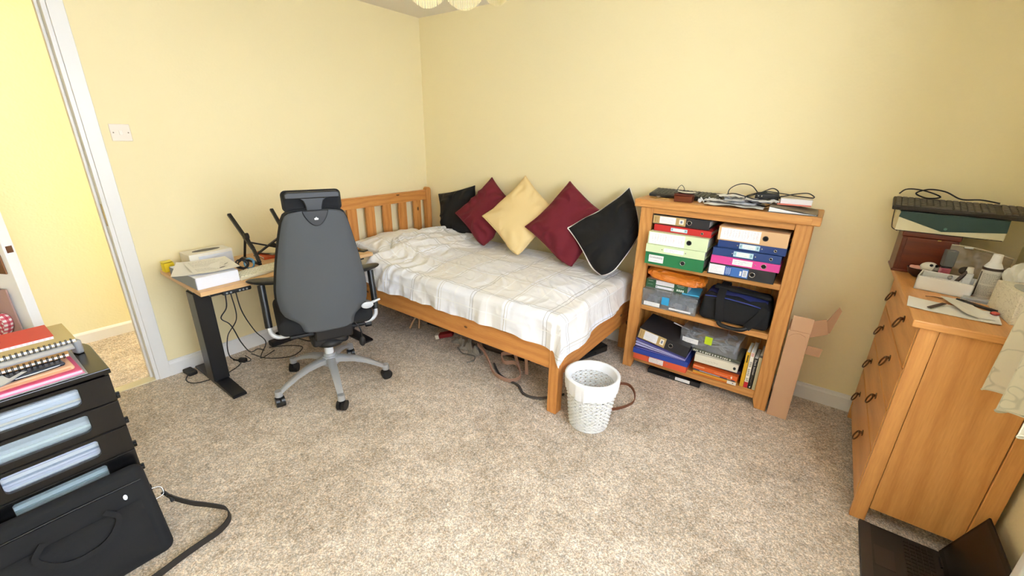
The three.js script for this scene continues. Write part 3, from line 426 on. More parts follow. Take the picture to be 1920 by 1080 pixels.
  for (const s of [-1, 1]) {
    const f = part(t, 'arm_frame', tube([[s * 0.09, 0.402, 0.06], [s * 0.2, 0.402, 0.07], [s * 0.255, 0.405, 0.07], [s * 0.282, 0.43, 0.066], [s * 0.288, 0.48, 0.058]], 0.0125, 40, 10), mat('#d2d4d6', 0.4, { metalness: 0.2 }));
    part(t, 'arm_post', tube([[s * 0.288, 0.465, 0.060], [s * 0.288, 0.58, 0.035], [s * 0.288, 0.695, 0.008]], 0.0185, 16, 12), M.blackSatin);
    const pd = part(t, 'arm_pad', new THREE.SphereGeometry(1, 28, 16).scale(0.044, 0.019, 0.115).rotateY(-s * 1.15).translate(s * 0.25, 0.712, 0.0), M.blackSatin);
    { const p = pd.geometry.attributes.position; for (let i = 0; i < p.count; i++) if (p.getY(i) > 0.719) p.setY(i, 0.719 + (p.getY(i) - 0.719) * 0.35); pd.geometry.computeVertexNormals(); } }
  part(t, 'tilt_lever', merge([new THREE.SphereGeometry(1, 18, 12).scale(0.034, 0.02, 0.008).translate(0.205, 0.565, 0.235), Cyl(0.008, 0.006, 0.06, 10).rotateZ(-1.3).translate(0.25, 0.578, 0.225)]), mat('#c3c6ca', 0.4));
  const pump = part(t, 'air_pump', new THREE.SphereGeometry(1, 16, 12).scale(0.018, 0.032, 0.018).translate(0.165, 0.33, 0.19), M.black); part(pump, 'pump_hose', tube([[0.165, 0.36, 0.19], [0.16, 0.41, 0.195], [0.14, 0.45, 0.18]], 0.004, 14, 6), M.black);
  const kn = part(t, 'seat_lever', Cyl(0.007, 0.007, 0.12, 10).rotateZ(Math.PI / 2).translate(0.17, 0.375, 0.06), M.black); part(kn, 'lever_knob', Cyl(0.018, 0.018, 0.035, 16).rotateZ(Math.PI / 2).translate(0.235, 0.375, 0.06), M.black);
}
// ---------- bookcase ----------
const BX0 = 2.227, BX1 = 3.10, BZ = 0.315;
{ const t = thing('bookcase', 'oak bookcase with three shelves full of binders against the wall', 'bookcase', [2.6635, 0, 0.17]), w = (n, g, ax) => wpart(t, n, wuv(g, ax), M.oak);
  const top = w('top_board', X(2.19, 3.127, 1.09, 1.135, 0.012, 0.335, 0.007, 2), 'x');
  for (const x of [2.19, 3.085]) part(top, 'end_batten', wuv(X(x - 0.0005, x + 0.0425, 1.0895, 1.1355, 0.0115, 0.3357, 0.007, 2), 'z').translate(-2.6635, 0, -0.17), M.oak);
  // posts: the feet are cut with a small flare on the inner side
  const post = (x, d, z0) => { const a = x, b = x + d * 0.074; const pts = d > 0 ? [[a, 0], [a + 0.058, 0], [a + 0.066, 0.03], [b, 0.06], [b, 1.09], [a, 1.09]] : [[b, 0.06], [a - 0.066, 0.03], [a - 0.058, 0], [a, 0], [a, 1.09], [b, 1.09]]; return extr(pts, 0.045, 0.003).translate(0, 0, z0); };
  for (const z0 of [BZ - 0.045, 0.015]) { w('post', post(BX0, 1, z0), 'y'); w('post', post(BX1, -1, z0), 'y'); }
  for (const [x0, x1] of [[BX0 + 0.008, BX0 + 0.028], [BX1 - 0.028, BX1 - 0.008]]) w('side_panel', X(x0, x1, 0.06, 1.09, 0.06, BZ - 0.045, 0.001), 'y');
  w('top_rail', X(BX0 + 0.074, BX1 - 0.074, 1.055, 1.09, BZ - 0.035, BZ - 0.008, 0.003), 'x');
  w('bottom_rail', X(BX0 + 0.074, BX1 - 0.074, 0.055, 0.092, BZ - 0.035, BZ - 0.008, 0.003), 'x');
  for (const y of [0.762, 0.468, 0.105]) w('shelf', X(BX0 + 0.03, BX1 - 0.03, y - (y < 0.2 ? 0.018 : 0.034), y, 0.035, BZ - 0.012, 0.004, 2), 'x');
  for (let k = 0; k < 9; k++) { const x = BX0 + 0.03 + k * 0.0905; w('back_plank', X(x + 0.0015, x + 0.089, 0.06, 1.09, 0.018, 0.032, 0.002), 'y'); } }

// handwriting-like strokes for the labels
function scribble(g, x0, y0, x1, y1, n, color, seed) { const r = rngOf(seed); g.strokeStyle = color; g.lineWidth = 2; for (let i = 0; i < n; i++) { let x = x0, y = lerp(y0, y1, (i + 0.5) / n); const e = lerp(x0, x1, 0.55 + 0.45 * r()); g.beginPath(); g.moveTo(x, y); while (x < e) { x += 3 + r() * 6; y += (r() - 0.5) * 9; g.lineTo(x, y); y = lerp(y0, y1, (i + 0.5) / n); if (r() < 0.16) { x += 8; g.moveTo(x, y); } } g.stroke(); } }
function labelMat(w, h, draw) { return mat('#ffffff', 0.55, { map: canvasTex(w, h, draw) }); }
const LAB = {
  gold: labelMat(512, 128, (g, W, H) => { g.fillStyle = '#c2a46c'; g.fillRect(0, 0, W, H); g.fillStyle = '#f1f2f4'; g.fillRect(W * 0.2, 8, W * 0.5, H - 16); g.fillStyle = '#9a7c48'; g.fillRect(W * 0.06, 20, 12, H - 40); g.fillRect(W * 0.13, 20, 6, H - 40); g.fillStyle = '#f4efe0'; g.fillRect(W * 0.8, 26, W * 0.14, H - 52); g.fillStyle = '#7f8aa0'; g.fillRect(W * 0.84, 44, W * 0.06, H - 88); scribble(g, W * 0.24, 20, W * 0.66, H - 20, 4, '#b9bcc6', 2); }),
  wide: labelMat(512, 160, (g, W, H) => { g.fillStyle = '#fbfbfb'; g.fillRect(0, 0, W, H); g.save(); g.translate(W, 0); g.rotate(Math.PI / 2); for (let k = 0; k < 12; k++) scribble(g, 16, 30 + k * 38, H - 16, 52 + k * 38, 2, k % 3 ? '#b8b6cc' : '#d8a8ac', 20 + k); g.restore(); }),
  small: labelMat(256, 64, (g, W, H) => { g.fillStyle = '#f6f6f6'; g.fillRect(0, 0, W, H); scribble(g, 20, 10, W - 20, H - 8, 2, '#8c86a8', 5); }),
  hand: labelMat(256, 112, (g, W, H) => { g.fillStyle = '#f8f8fa'; g.fillRect(0, 0, W, H); g.fillStyle = '#4a4460'; g.font = '44px serif'; g.fillText('Economics', 14, 50); scribble(g, 30, 62, W - 20, 104, 1, '#6a6480', 6); }),
  ring: labelMat(256, 64, (g, W, H) => { g.fillStyle = '#bfe0ea'; g.fillRect(0, 0, W, H); g.fillStyle = '#f4fafa'; g.fillRect(40, 6, W - 90, H - 12); g.fillStyle = '#7fa8b8'; g.fillRect(12, 16, 14, 30); g.fillRect(W - 34, 16, 18, 30); scribble(g, 56, 10, W - 70, H - 8, 2, '#b4b8c0', 8); }),
  blue: labelMat(512, 128, (g, W, H) => { g.fillStyle = '#f4f5f7'; g.fillRect(0, 0, W, H); g.fillStyle = '#3c6fb8'; g.fillRect(W * 0.41, 0, W * 0.59, H); g.fillStyle = '#2c56a0'; g.fillRect(W * 0.41, 0, W * 0.17, H); g.fillStyle = '#cfe0f6'; for (let k = 0; k < 5; k++) g.fillRect(W * 0.44 + k * 14, 14 + (k % 2) * 8, 5, H - 36); g.fillStyle = '#eef2f6'; g.fillRect(W * 0.79, 40, W * 0.05, 64); g.fillRect(W * 0.86, 22, W * 0.12, 90); g.fillStyle = '#50586a'; for (let k = 0; k < 9; k++) g.fillRect(W * 0.88, 32 + k * 8, W * 0.08, k % 2 ? 2 : 4); scribble(g, 20, 10, W * 0.36, H - 10, 6, '#c8ccd2', 3); }),
  coral: labelMat(256, 64, (g, W, H) => { g.fillStyle = '#f4e6e2'; g.fillRect(0, 0, W, H); scribble(g, 12, 4, W - 12, H - 4, 3, '#6b6478', 15); }),
};
// binder lying flat, spine towards +z: w along x, h thick, d deep; lab = [material, x0, x1, inset]
function binder(label, pos, turn, w, h, d, m, lab, hole, opts = {}) {
  const t = thing(opts.name ?? 'ring_binder', label, 'binder', pos, turn, opts.group); if (opts.tilt) t.rotation.z = opts.tilt;
  part(t, 'cover', B(w, 0.003, d, 0.001).translate(0, 0.0015, -d / 2), m); part(t, 'cover', B(w, 0.003, d, 0.001).translate(0, h - 0.0015, -d / 2), m);
  const sp = part(t, 'spine', B(w, h, 0.004, 0.0018, 2).translate(0, h / 2, -0.002), m);
  if (opts.pages !== 0) part(t, 'pages', B(w - 0.03, (h - 0.012) * (opts.pages ?? 0.7), d - 0.04, 0.001).translate(0.004, 0.004 + (h - 0.012) * (opts.pages ?? 0.7) / 2, -d / 2 - 0.008), M.paper);
  part(t, 'ring_mechanism', B(w * 0.75, 0.006, 0.03, 0.002).translate(0, 0.007, -0.03), M.chrome);
  if (lab) { const [lm, a, b, ins] = lab, lw = (b - a) * w, lh = h - 2 * ins; part(sp, 'label', new THREE.PlaneGeometry(lw, lh).translate(-w / 2 + (a + b) / 2 * w, h / 2, 0.0006), lm); }
  if (hole != null) { const x = -w / 2 + hole * w, r = opts.hr ?? 0.0125; part(sp, 'finger_hole', Cyl(r, r, 0.001, 22).rotateX(Math.PI / 2).translate(x, h / 2, 0.0004), mat('#0a0a0a', 0.9)); part(sp, 'hole_rim', new THREE.TorusGeometry(r, 0.0018, 8, 26).translate(x, h / 2, 0.0008), opts.rim ?? M.chrome); }
  for (const s of opts.rivets ?? []) part(sp, 'rivet', new THREE.SphereGeometry(0.0035, 10, 6).scale(1, 1, 0.4).translate(-w / 2 + s * w, h / 2, 0.0006), M.chrome);
  return t; }
const paleGreen = mat('#dbe8bc', 0.55), navy = mat('#22407c', 0.5), blackBoard = mat('#26262a', 0.6), S1 = 0.763;
binder('dark green lever arch binder at the bottom of the left stack on the top shelf', [2.476, S1, 0.372], 0.02, 0.335, 0.072, 0.29, mat('#1f7a48', 0.55), [LAB.hand, 0.07, 0.33, 0.014], 0.66, { group: 'binders on the upper shelf' });
binder('thin pale green ring binder lying on the dark green binder', [2.474, S1 + 0.073, 0.372], 0.015, 0.335, 0.048, 0.29, paleGreen, [LAB.small, 0.32, 0.66, 0.012], null, { rivets: [0.29, 0.69], group: 'binders on the upper shelf' });
binder('thick pale green lever arch binder with a large white label, left stack', [2.479, S1 + 0.122, 0.368], 0.02, 0.335, 0.074, 0.29, paleGreen, [LAB.wide, 0.02, 0.63, 0.003], 0.70, { rim: mat('#3c4030', 0.4), group: 'binders on the upper shelf' });
binder('thin red ring binder between pale green and black binders', [2.486, S1 + 0.197, 0.33], -0.02, 0.325, 0.036, 0.285, mat('#c92a2a', 0.5), [LAB.ring, 0.31, 0.60, 0.008], 0.85, { hr: 0.006, group: 'binders on the upper shelf' });
binder('black lever arch binder with a gold label at the top of the left stack', [2.466, S1 + 0.234, 0.312], 0.0, 0.32, 0.054, 0.275, blackBoard, [LAB.gold, 0.01, 0.60, 0.004], 0.66, { group: 'binders on the upper shelf' });
binder('black lever arch binder with a blue and white label, bottom of the right stack', [2.828, S1, 0.342], 0.02, 0.33, 0.066, 0.285, blackBoard, [LAB.blue, 0.02, 0.62, 0.007], 0.68, { group: 'binders on the upper shelf' });
binder('bright pink ring binder in the right stack on the top shelf', [2.838, S1 + 0.067, 0.344], 0.015, 0.335, 0.044, 0.285, mat('#e0489c', 0.5), [LAB.small, 0.33, 0.62, 0.007], 0.78, { hr: 0.012, rivets: [0.3, 0.66], group: 'binders on the upper shelf' });
binder('navy ring binder with oval hole directly on the pink binder', [2.838, S1 + 0.112, 0.344], 0.02, 0.33, 0.043, 0.285, navy, [LAB.ring, 0.32, 0.61, 0.007], 0.86, { hr: 0.007, rivets: [0.3, 0.64], group: 'binders on the upper shelf' });
binder('navy ring binder just below the tan binder', [2.852, S1 + 0.156, 0.325], -0.01, 0.328, 0.04, 0.28, navy, [LAB.ring, 0.33, 0.63, 0.006], 0.85, { hr: 0.006, rivets: [0.3, 0.66], group: 'binders on the upper shelf' });
binder('tan lever arch binder with a long white label at the top of the right stack', [2.848, S1 + 0.197, 0.332], 0.0, 0.333, 0.075, 0.285, mat('#dcb486', 0.6), [LAB.wide, 0.04, 0.62, 0.006], 0.69, { rim: mat('#4a382c', 0.4), group: 'binders on the upper shelf' });
// ---------- middle shelf ----------
const S2 = 0.469;
function plasticBox(label, pos, turn, w, h, d, m, extras, name = 'storage_box') {
  const t = thing(name, label, 'box', pos, turn), k = 0.0022;
  part(t, 'tray', merge([B(w, k, d, 0).translate(0, k / 2, 0), B(w, h * 0.72, k, 0).translate(0, h * 0.36, d / 2), B(w, h * 0.72, k, 0).translate(0, h * 0.36, -d / 2), B(k, h * 0.72, d, 0).translate(w / 2, h * 0.36, 0), B(k, h * 0.72, d, 0).translate(-w / 2, h * 0.36, 0)]), m);
  part(t, 'lid', merge([B(w + 0.006, k, d + 0.006, 0).translate(0, h, 0), B(w + 0.006, h * 0.28, k, 0).translate(0, h * 0.86, d / 2 + 0.003), B(w + 0.006, h * 0.28, k, 0).translate(0, h * 0.86, -d / 2 - 0.003), B(k, h * 0.28, d, 0).translate(w / 2 + 0.003, h * 0.86, 0), B(k, h * 0.28, d, 0).translate(-w / 2 - 0.003, h * 0.86, 0)]), m);
  extras(t, w, h, d); return t; }
M.polybox = phys('#f2f5f8', 0.1, { transmission: 0.9, thickness: 0 });
plasticBox('clear compartment box with light blue latch and green label, middle shelf', [2.468, S2, 0.19], 0.02, 0.325, 0.112, 0.245, M.polybox, (t, w, h, d) => {
  for (let i = 1; i < 6; i++) part(t, 'divider', B(0.0025, h * 0.62, d - 0.01, 0).translate(-w / 2 + w * i / 6, h * 0.33, 0), M.polybox);
  for (const z of [-0.05, 0.04]) part(t, 'divider', B(w - 0.01, h * 0.5, 0.0025, 0).translate(0, h * 0.28, z), M.polybox);
  part(t, 'contents', (() => { const r = rngOf(4), l = []; for (let i = 0; i < 46; i++) l.push(B(0.02 + r() * 0.03, 0.008 + r() * 0.03, 0.02 + r() * 0.03, 0).rotateY(r() * 3).translate((r() - 0.5) * (w - 0.07), 0.018 + r() * 0.02, (r() - 0.5) * (d - 0.07))); return merge(l); })(), mat('#9a9ea6', 0.7)).userData.kind = 'stuff';
  part(t, 'latch', B(0.045, 0.05, 0.006, 0.002).translate(-0.018, h * 0.52, d / 2 + 0.008), mat('#35a8e0', 0.4));
  part(t, 'paper_label', new THREE.PlaneGeometry(0.10, 0.026).translate(-w / 2 + 0.062, h * 0.17, d / 2 + 0.0025), LAB.small);
  part(t, 'white_strip', new THREE.PlaneGeometry(0.13, 0.012).translate(w / 2 - 0.09, h * 0.14, d / 2 + 0.0025), M.white); });
single('blue_tray', 'flat light blue tray lying on the clear compartment box', 'tray', B(0.10, 0.008, 0.16, 0.003).translate(0, 0.004, 0), mat('#45b0dc', 0.4), [2.575, S2 + 0.114, 0.20], 0.1);
{ const t = thing('header_card', 'dark green and white header card hanging over the clear compartment box', 'card', [2.432, S2 + 0.114, 0.222], 0.02);
  part(t, 'card', B(0.255, 0.055, 0.10, 0.002).translate(0, 0.0275, 0), mat('#f2f2f6', 0.5));
  part(t, 'green_print', new THREE.PlaneGeometry(0.255, 0.055).translate(0, 0.0275, 0.0507), labelMat(512, 112, (g, W, H) => { g.fillStyle = '#2c5a3c'; g.fillRect(0, 0, W, H); g.fillStyle = '#f4f4f8'; g.fillRect(W * 0.24, 4, W * 0.44, H * 0.52); g.fillRect(W * 0.24, H * 0.66, W * 0.44, H * 0.3); g.fillStyle = '#1c1c20'; g.beginPath(); g.arc(W * 0.27, H * 0.8, 6, 0, 7); g.arc(W * 0.65, H * 0.8, 6, 0, 7); g.fill(); g.fillStyle = '#e8efe8'; for (let k = 0; k < 4; k++) g.fillRect(W * (0.75 + k * 0.045), H * 0.62, W * 0.032, H * 0.24); g.fillRect(W * 0.74, H * 0.18, W * 0.18, 4); g.fillRect(W * 0.05, H * 0.2, W * 0.12, 4); g.fillStyle = '#9ab8a2'; g.fillRect(W * 0.77, H * 0.34, W * 0.14, 6); g.fillRect(W * 0.04, H * 0.6, W * 0.13, 4); })); }
{ // crumpled orange carrier bag pushed under the upper shelf
  const g = new THREE.IcosahedronGeometry(1, 24); const m = mergeVertices(g.deleteAttribute('uv').deleteAttribute('normal'), 1e-4), p = m.attributes.position;
  for (let i = 0; i < p.count; i++) { let x = p.getX(i), y = p.getY(i), z = p.getZ(i); const q = 1 - Math.abs(nz(x * 3 + 2 * z, y * 3 + z * 4, 7)), q2 = 1 - Math.abs(nz(x * 7 - z * 5, y * 6 + z * 3, 12)), s = 0.84 + 0.16 * q + 0.08 * q2; const pw = (v) => Math.sign(v) * Math.pow(Math.abs(v), 0.6); p.setXYZ(i, pw(x) * s * 0.165, Math.max(-0.03, pw(y) * s * 0.036 - 0.012 * pw(x)), pw(z) * s * 0.11); }
  const o = single('carrier_bag', 'crumpled orange plastic carrier bag on the clear box under the green binder', 'bag', toCreasedNormals(m, 0.6), phys('#e8852a', 0.35, { transmission: 0.15, thickness: 0 }), [2.475, S2 + 0.206, 0.215], 0.05); }
{ const t = thing('holdall', 'black holdall with dark blue top and folded straps, middle shelf', 'bag', [2.83, S2, 0.175], 0.02);
  const body = new RoundedBoxGeometry(0.372, 0.178, 0.27, 14, 0.035); { const p = body.attributes.position; for (let i = 0; i < p.count; i++) { const x = p.getX(i), y = p.getY(i), z = p.getZ(i), u = (y + 0.089) / 0.178; p.setXYZ(i, x * (1 - 0.07 * u) + 0.004 * fbm(y * 20, z * 20, 3), y + u * (0.012 * fbm(x * 9, z * 9, 5) - 0.02 * Math.pow(x / 0.17, 2)), z * (1 - 0.1 * u) + 0.005 * fbm(x * 16, y * 16, 8)); } body.computeVertexNormals(); }
  part(t, 'body', mergeVertices(nonIdx(body).deleteAttribute('normal').deleteAttribute('uv'), 1e-4).translate(0, 0.0905, 0), M.blackFab).geometry.computeVertexNormals();
  part(t, 'blue_top', grid(30, 20, (a, b) => { const x = (a - 0.5) * 0.31, z = (b - 0.5) * 0.21; return [x, 0.1815 + 0.012 * fbm(x * 9, z * 9, 5) - 0.021 * Math.pow(x / 0.17, 2) - 0.018 * Math.pow((b - 0.5) * 2, 4), z]; }), mat('#27306e', 0.85, { side: THREE.DoubleSide }));
  part(t, 'blue_piping', tube([[-0.165, 0.148, 0.123], [-0.08, 0.155, 0.127], [0.02, 0.150, 0.129], [0.10, 0.142, 0.127], [0.165, 0.128, 0.122]], 0.003, 40, 6), mat('#3c4aa0', 0.7));
  part(t, 'zip_flap', B(0.30, 0.018, 0.06, 0.008, 2).rotateZ(-0.06).translate(0.02, 0.187, 0.045), M.blackFab);
  part(t, 'strap', strap([[-0.075, 0.06, -0.10], [-0.08, 0.185, -0.08], [-0.08, 0.2, 0.05], [-0.078, 0.155, 0.139], [-0.07, 0.08, 0.148], [-0.062, 0.016, 0.152]], 0.042, 0.004, 40, V(1, 0, 0)), M.blackFab);
  part(t, 'strap', strap([[0.15, 0.14, 0.126], [0.135, 0.10, 0.139], [0.10, 0.04, 0.150], [0.08, 0.012, 0.152]], 0.04, 0.004, 30, V(1, 0, 0)), M.blackFab);
  part(t, 'handle', tube([[-0.066, 0.014, 0.150], [-0.052, 0.002, 0.160], [0.0, -0.004, 0.163], [0.06, 0.0, 0.160], [0.084, 0.012, 0.150]], 0.012, 36, 10), M.black); }
// ---------- bottom shelf ----------
const S3 = 0.106;
binder('coral orange ring binder at the bottom left of the lowest shelf', [2.482, S3, 0.365], 0.02, 0.335, 0.043, 0.29, mat('#e8603c', 0.5), [LAB.coral, 0.31, 0.58, 0.004], null, { rivets: [0.3, 0.65], group: 'binders on the lowest shelf' });
binder('blue soft folder lying on the coral binder, lowest shelf', [2.482, S3 + 0.044, 0.37], 0.04, 0.345, 0.034, 0.29, mat('#2a459e', 0.5), null, null, { name: 'folder', group: 'binders on the lowest shelf' });
{ const t = thing('folder', 'sloping lilac folders with loose sheets under the tilted black binder', 'folder', [2.475, S3 + 0.079, 0.225], 0.03); t.userData.group = 'binders on the lowest shelf';
  for (let k = 0; k < 4; k++) part(t, 'sheet_wallet', extr([[-0.16, k * 0.020], [0.155, k * 0.004], [0.155, k * 0.004 + 0.003], [0.05, k * 0.009 + 0.005], [-0.16, k * 0.020 + 0.005 + (k % 2) * 0.004]], 0.24, 0).translate(0, 0, -0.10), mat(['#6a68b0', '#b9b6e2', '#c8c6ee', '#5a58a2'][k], 0.5)); }
binder('black lever arch binder with a gold label lying tilted on lilac folders', [2.478, S3 + 0.128, 0.362], 0.04, 0.32, 0.072, 0.285, blackBoard, [LAB.gold, 0.02, 0.56, 0.003], 0.665, { tilt: -0.165, name: 'lever_arch_binder', group: 'binders on the lowest shelf', pages: 0.85 });
{ const mkB = (label, pos, turn, w, h, d, c, draw) => { const t = thing('book', label, 'book', pos, turn, 'books lying on the lowest shelf'); book(t, w, h, d, mat(c, 0.55), null, labelMat(512, 64, (g, W, H) => { g.fillStyle = c; g.fillRect(0, 0, W, H); draw(g, W, H); })); };
  mkB('yellow and white paperback at the bottom of the book stack', [2.803, S3, 0.235], 0.02, 0.245, 0.020, 0.17, '#e2a23c', (g, W, H) => { g.fillStyle = '#f2ece4'; g.fillRect(W * 0.8, 0, W * 0.2, H); g.fillStyle = '#d8701e'; g.fillRect(0, H * 0.6, W * 0.8, H * 0.4); g.fillStyle = '#402c20'; g.beginPath(); g.arc(W * 0.93, H * 0.5, 8, 0, 7); g.fill(); });
  mkB('thin dark blue and white book between yellow and orange paperbacks', [2.80, S3 + 0.021, 0.23], 0.0, 0.235, 0.014, 0.17, '#3c4466', (g, W, H) => { g.fillStyle = '#d8dae4'; g.fillRect(W * 0.15, H * 0.55, W * 0.5, H * 0.3); g.fillStyle = '#c8b078'; g.fillRect(W * 0.82, H * 0.2, W * 0.1, H * 0.6); });
  mkB('orange paperback in the book stack under the thick cream book', [2.805, S3 + 0.036, 0.24], -0.02, 0.25, 0.028, 0.175, '#e2662a', (g, W, H) => { g.fillStyle = '#f2b48c'; g.fillRect(W * 0.02, H * 0.15, W * 0.25, H * 0.2); g.fillRect(W * 0.5, H * 0.5, W * 0.3, 5); g.fillStyle = '#f8e4d4'; g.beginPath(); g.ellipse(W * 0.88, H * 0.5, 9, 18, 0, 0, 7); g.fill(); });
  mkB('purple black paperback behind the cream book on the lowest shelf', [2.83, S3 + 0.065, 0.205], -0.05, 0.22, 0.022, 0.165, '#33203c', () => {});
  mkB('thick cream book with dark spine lettering on the book stack', [2.797, S3 + 0.088, 0.245], 0.03, 0.24, 0.05, 0.165, '#e6dfcc', (g, W, H) => { scribble(g, W * 0.2, H * 0.3, W * 0.6, H * 0.8, 1, '#a89a88', 31); g.fillStyle = '#2c3028'; g.beginPath(); g.ellipse(W * 0.93, H * 0.55, 16, 12, 0, 0, 7); g.fill(); });
  mkB('grey-green magazine with white lettering between cream book and clear box', [2.79, S3 + 0.139, 0.205], -0.03, 0.27, 0.018, 0.20, '#5c5e4e', (g, W, H) => { const r = rngOf(17); g.fillStyle = '#f0f0ea'; for (let x = W * 0.03; x < W * 0.8; x += 16 + r() * 22) g.fillRect(x, H * 0.25, 8 + r() * 8, H * 0.5); });
}
plasticBox('clear plastic box with a lime green latch on the book stack, lowest shelf', [2.742, S3 + 0.158, 0.17], -0.06, 0.33, 0.105, 0.25, M.polybox, (t, w, h, d) => {
  part(t, 'contents', (() => { const r = rngOf(9), l = []; for (let i = 0; i < 10; i++) { const P = []; let x = (r() - 0.5) * 0.22, z = (r() - 0.5) * 0.15; for (let k = 0; k < 8; k++) P.push(V(clamp(x += (r() - 0.5) * 0.16, -0.14, 0.14), 0.012 + r() * 0.055, clamp(z += (r() - 0.5) * 0.12, -0.1, 0.1))); l.push(tube(P, 0.006, 40, 5)); } return merge(l); })(), mat('#a6a6aa', 0.6)).userData.kind = 'stuff';
  part(t, 'latch', B(0.042, 0.05, 0.006, 0.002).translate(0.0, h * 0.68, d / 2 + 0.008), mat('#c8e026', 0.45));
  part(t, 'paper_label', new THREE.PlaneGeometry(0.095, 0.032).translate(-w / 2 + 0.06, h * 0.35, d / 2 + 0.0025), LAB.small); });
single('white_pencil', 'thin white stick poking out left of the lime-latched box', 'stick', Cyl(0.004, 0.004, 0.10, 8).rotateZ(1.35), M.white, [2.545, S3 + 0.235, 0.20]);
// upright books
function upright(label, x, w, h, d, c, draw, lean = 0) { const t = thing('upright_book', label, 'book', [x, S3, 0.30 - d / 2], 0, 'upright books on the lowest shelf'); t.rotation.z = lean; const m = mat(c, 0.55);
  part(t, 'cover', B(0.002, h, d, 0.0006).translate(-w / 2 + 0.001, h / 2, 0), m); part(t, 'cover', B(0.002, h, d, 0.0006).translate(w / 2 - 0.001, h / 2, 0), m); part(t, 'pages', B(w - 0.004, h - 0.006, d - 0.006, 0).translate(0, h / 2, -0.002), M.paper);
  part(t, 'spine', B(w, h, 0.002, 0.0008).translate(0, h / 2, d / 2), labelMat(64, 512, (g, W, H) => { g.fillStyle = c; g.fillRect(0, 0, W, H); draw(g, W, H); })); }
const vtext = (g, s, x, y, font, col) => { g.save(); g.translate(x, y); g.rotate(Math.PI / 2); g.fillStyle = col; g.font = font; g.fillText(s, 0, 0); g.restore(); };
upright('yellow paperback standing leftmost of the upright books', 2.953, 0.020, 0.225, 0.16, '#e2b02c', (g, W, H) => { g.fillStyle = '#5a4614'; g.fillRect(W * 0.4, 40, W * 0.35, 110); g.beginPath(); g.arc(W / 2, H - 30, 14, 0, 7); g.stroke(); });
upright('white upright paperback with bold lettering and a red foot', 2.975, 0.020, 0.232, 0.165, '#f2ecdc', (g, W, H) => { { const r = rngOf(19); g.fillStyle = '#1c1c1c'; for (let y = 112; y < 410; y += 26) { if (r() < 0.14) continue; g.fillRect(14, y, 36, 5); g.fillRect(14, y + 12, 36 - r() * 14, 5); g.fillRect(r() < 0.5 ? 14 : 45, y, 5, 17); } } g.fillStyle = '#c82430'; g.fillRect(0, H * 0.84, W, H * 0.16); g.fillStyle = '#d8a8a0'; g.fillRect(8, 10, W - 16, 50); });
upright('black upright paperback with white lettering, lowest shelf', 2.997, 0.020, 0.20, 0.15, '#161412', (g, W, H) => { vtext(g, 'Dark Matter', 18, 20, '44px serif', '#e8e2d8'); g.save(); g.translate(44, 270); g.rotate(Math.PI / 2); scribble(g, 0, 0, 160, 34, 1, '#c8c2b8', 5); g.restore(); g.fillStyle = '#e8e2d8'; g.beginPath(); g.arc(W / 2, H - 30, 12, 0, 7); g.fill(); });
upright('grey-green upright book next to the right bookcase post', 3.0175, 0.016, 0.225, 0.16, '#b8ac88', (g, W, H) => { g.save(); g.translate(50, 90); g.rotate(Math.PI / 2); scribble(g, 0, 0, 220, 36, 1, '#4c4636', 9); g.restore(); g.fillStyle = '#4c4848'; g.fillRect(0, 0, W, 30); });
// ---------- under and beside the bookcase ----------
{ const t = thing('document_tray', 'flat black tray with a white label pushed under the bookcase', 'tray', [2.565, 0, 0.20], 0.03); part(t, 'case', B(0.33, 0.032, 0.21, 0.004).translate(0, 0.016, 0), M.black); part(t, 'paper_label', new THREE.PlaneGeometry(0.09, 0.022).translate(0.06, 0.019, 0.1055), LAB.small); part(t, 'rivet', new THREE.SphereGeometry(0.003, 8, 6).translate(-0.02, 0.02, 0.105), M.chrome); }
{ const t = thing('cardboard_box', 'opened long cardboard box standing on end beside the bookcase', 'box', [3.155, 0, 0.26], 0); t.rotation.z = -0.0;
  const cb = (n, g) => part(t, n, wuv(g, 'y', 0.5, 0.5), M.card), k = 0.004;
  cb('front_panel', X(-0.045, 0.052, 0, 0.535, 0.066, 0.07, 0.001)); cb('back_panel', X(-0.045, 0.052, 0, 0.535, -0.11, -0.106, 0.001));
  cb('side_panel', X(-0.045, -0.041, 0, 0.535, -0.106, 0.066, 0.001)); cb('side_panel', X(0.048, 0.052, 0, 0.46, -0.106, 0.066, 0.001)); cb('bottom_panel', X(-0.041, 0.048, 0, 0.004, -0.106, 0.066, 0.001));
  // flaps: a round-topped tuck, a lid folded over it and torn side flaps sticking out
  const arc = [[-0.043, 0.46]]; for (let i = 0; i <= 12; i++) { const a = Math.PI - i / 12 * Math.PI / 2; arc.push([0.01 + 0.053 * Math.cos(a) * 1.0, 0.47 + 0.055 * Math.sin(a)]); } arc.push([0.035, 0.515], [0.05, 0.46]);
  cb('tuck_flap', extr(arc, 0.003, 0).translate(0, 0, 0.0705));
  cb('top_flap', X(-0.043, 0.05, 0, 0.085, -0.002, 0.002, 0.001).rotateX(-0.12).translate(0.004, 0.528, 0.062));
  cb('side_flap', X(0, 0.095, 0, 0.085, -0.002, 0.002, 0.001).rotateY(0.55).rotateZ(0.28).translate(0.05, 0.50, 0.03));
  cb('side_flap', extr([[0, 0], [0.05, 0.02], [0.075, 0.15], [0.06, 0.17], [0.02, 0.08], [0, 0.06]], 0.004, 0).rotateY(0.35).translate(0.088, 0.50, -0.04));
  cb('side_flap', X(0, 0.07, 0, 0.05, -0.002, 0.002, 0.001).rotateY(0.25).rotateZ(-0.12).translate(0.05, 0.405, 0.03)); }
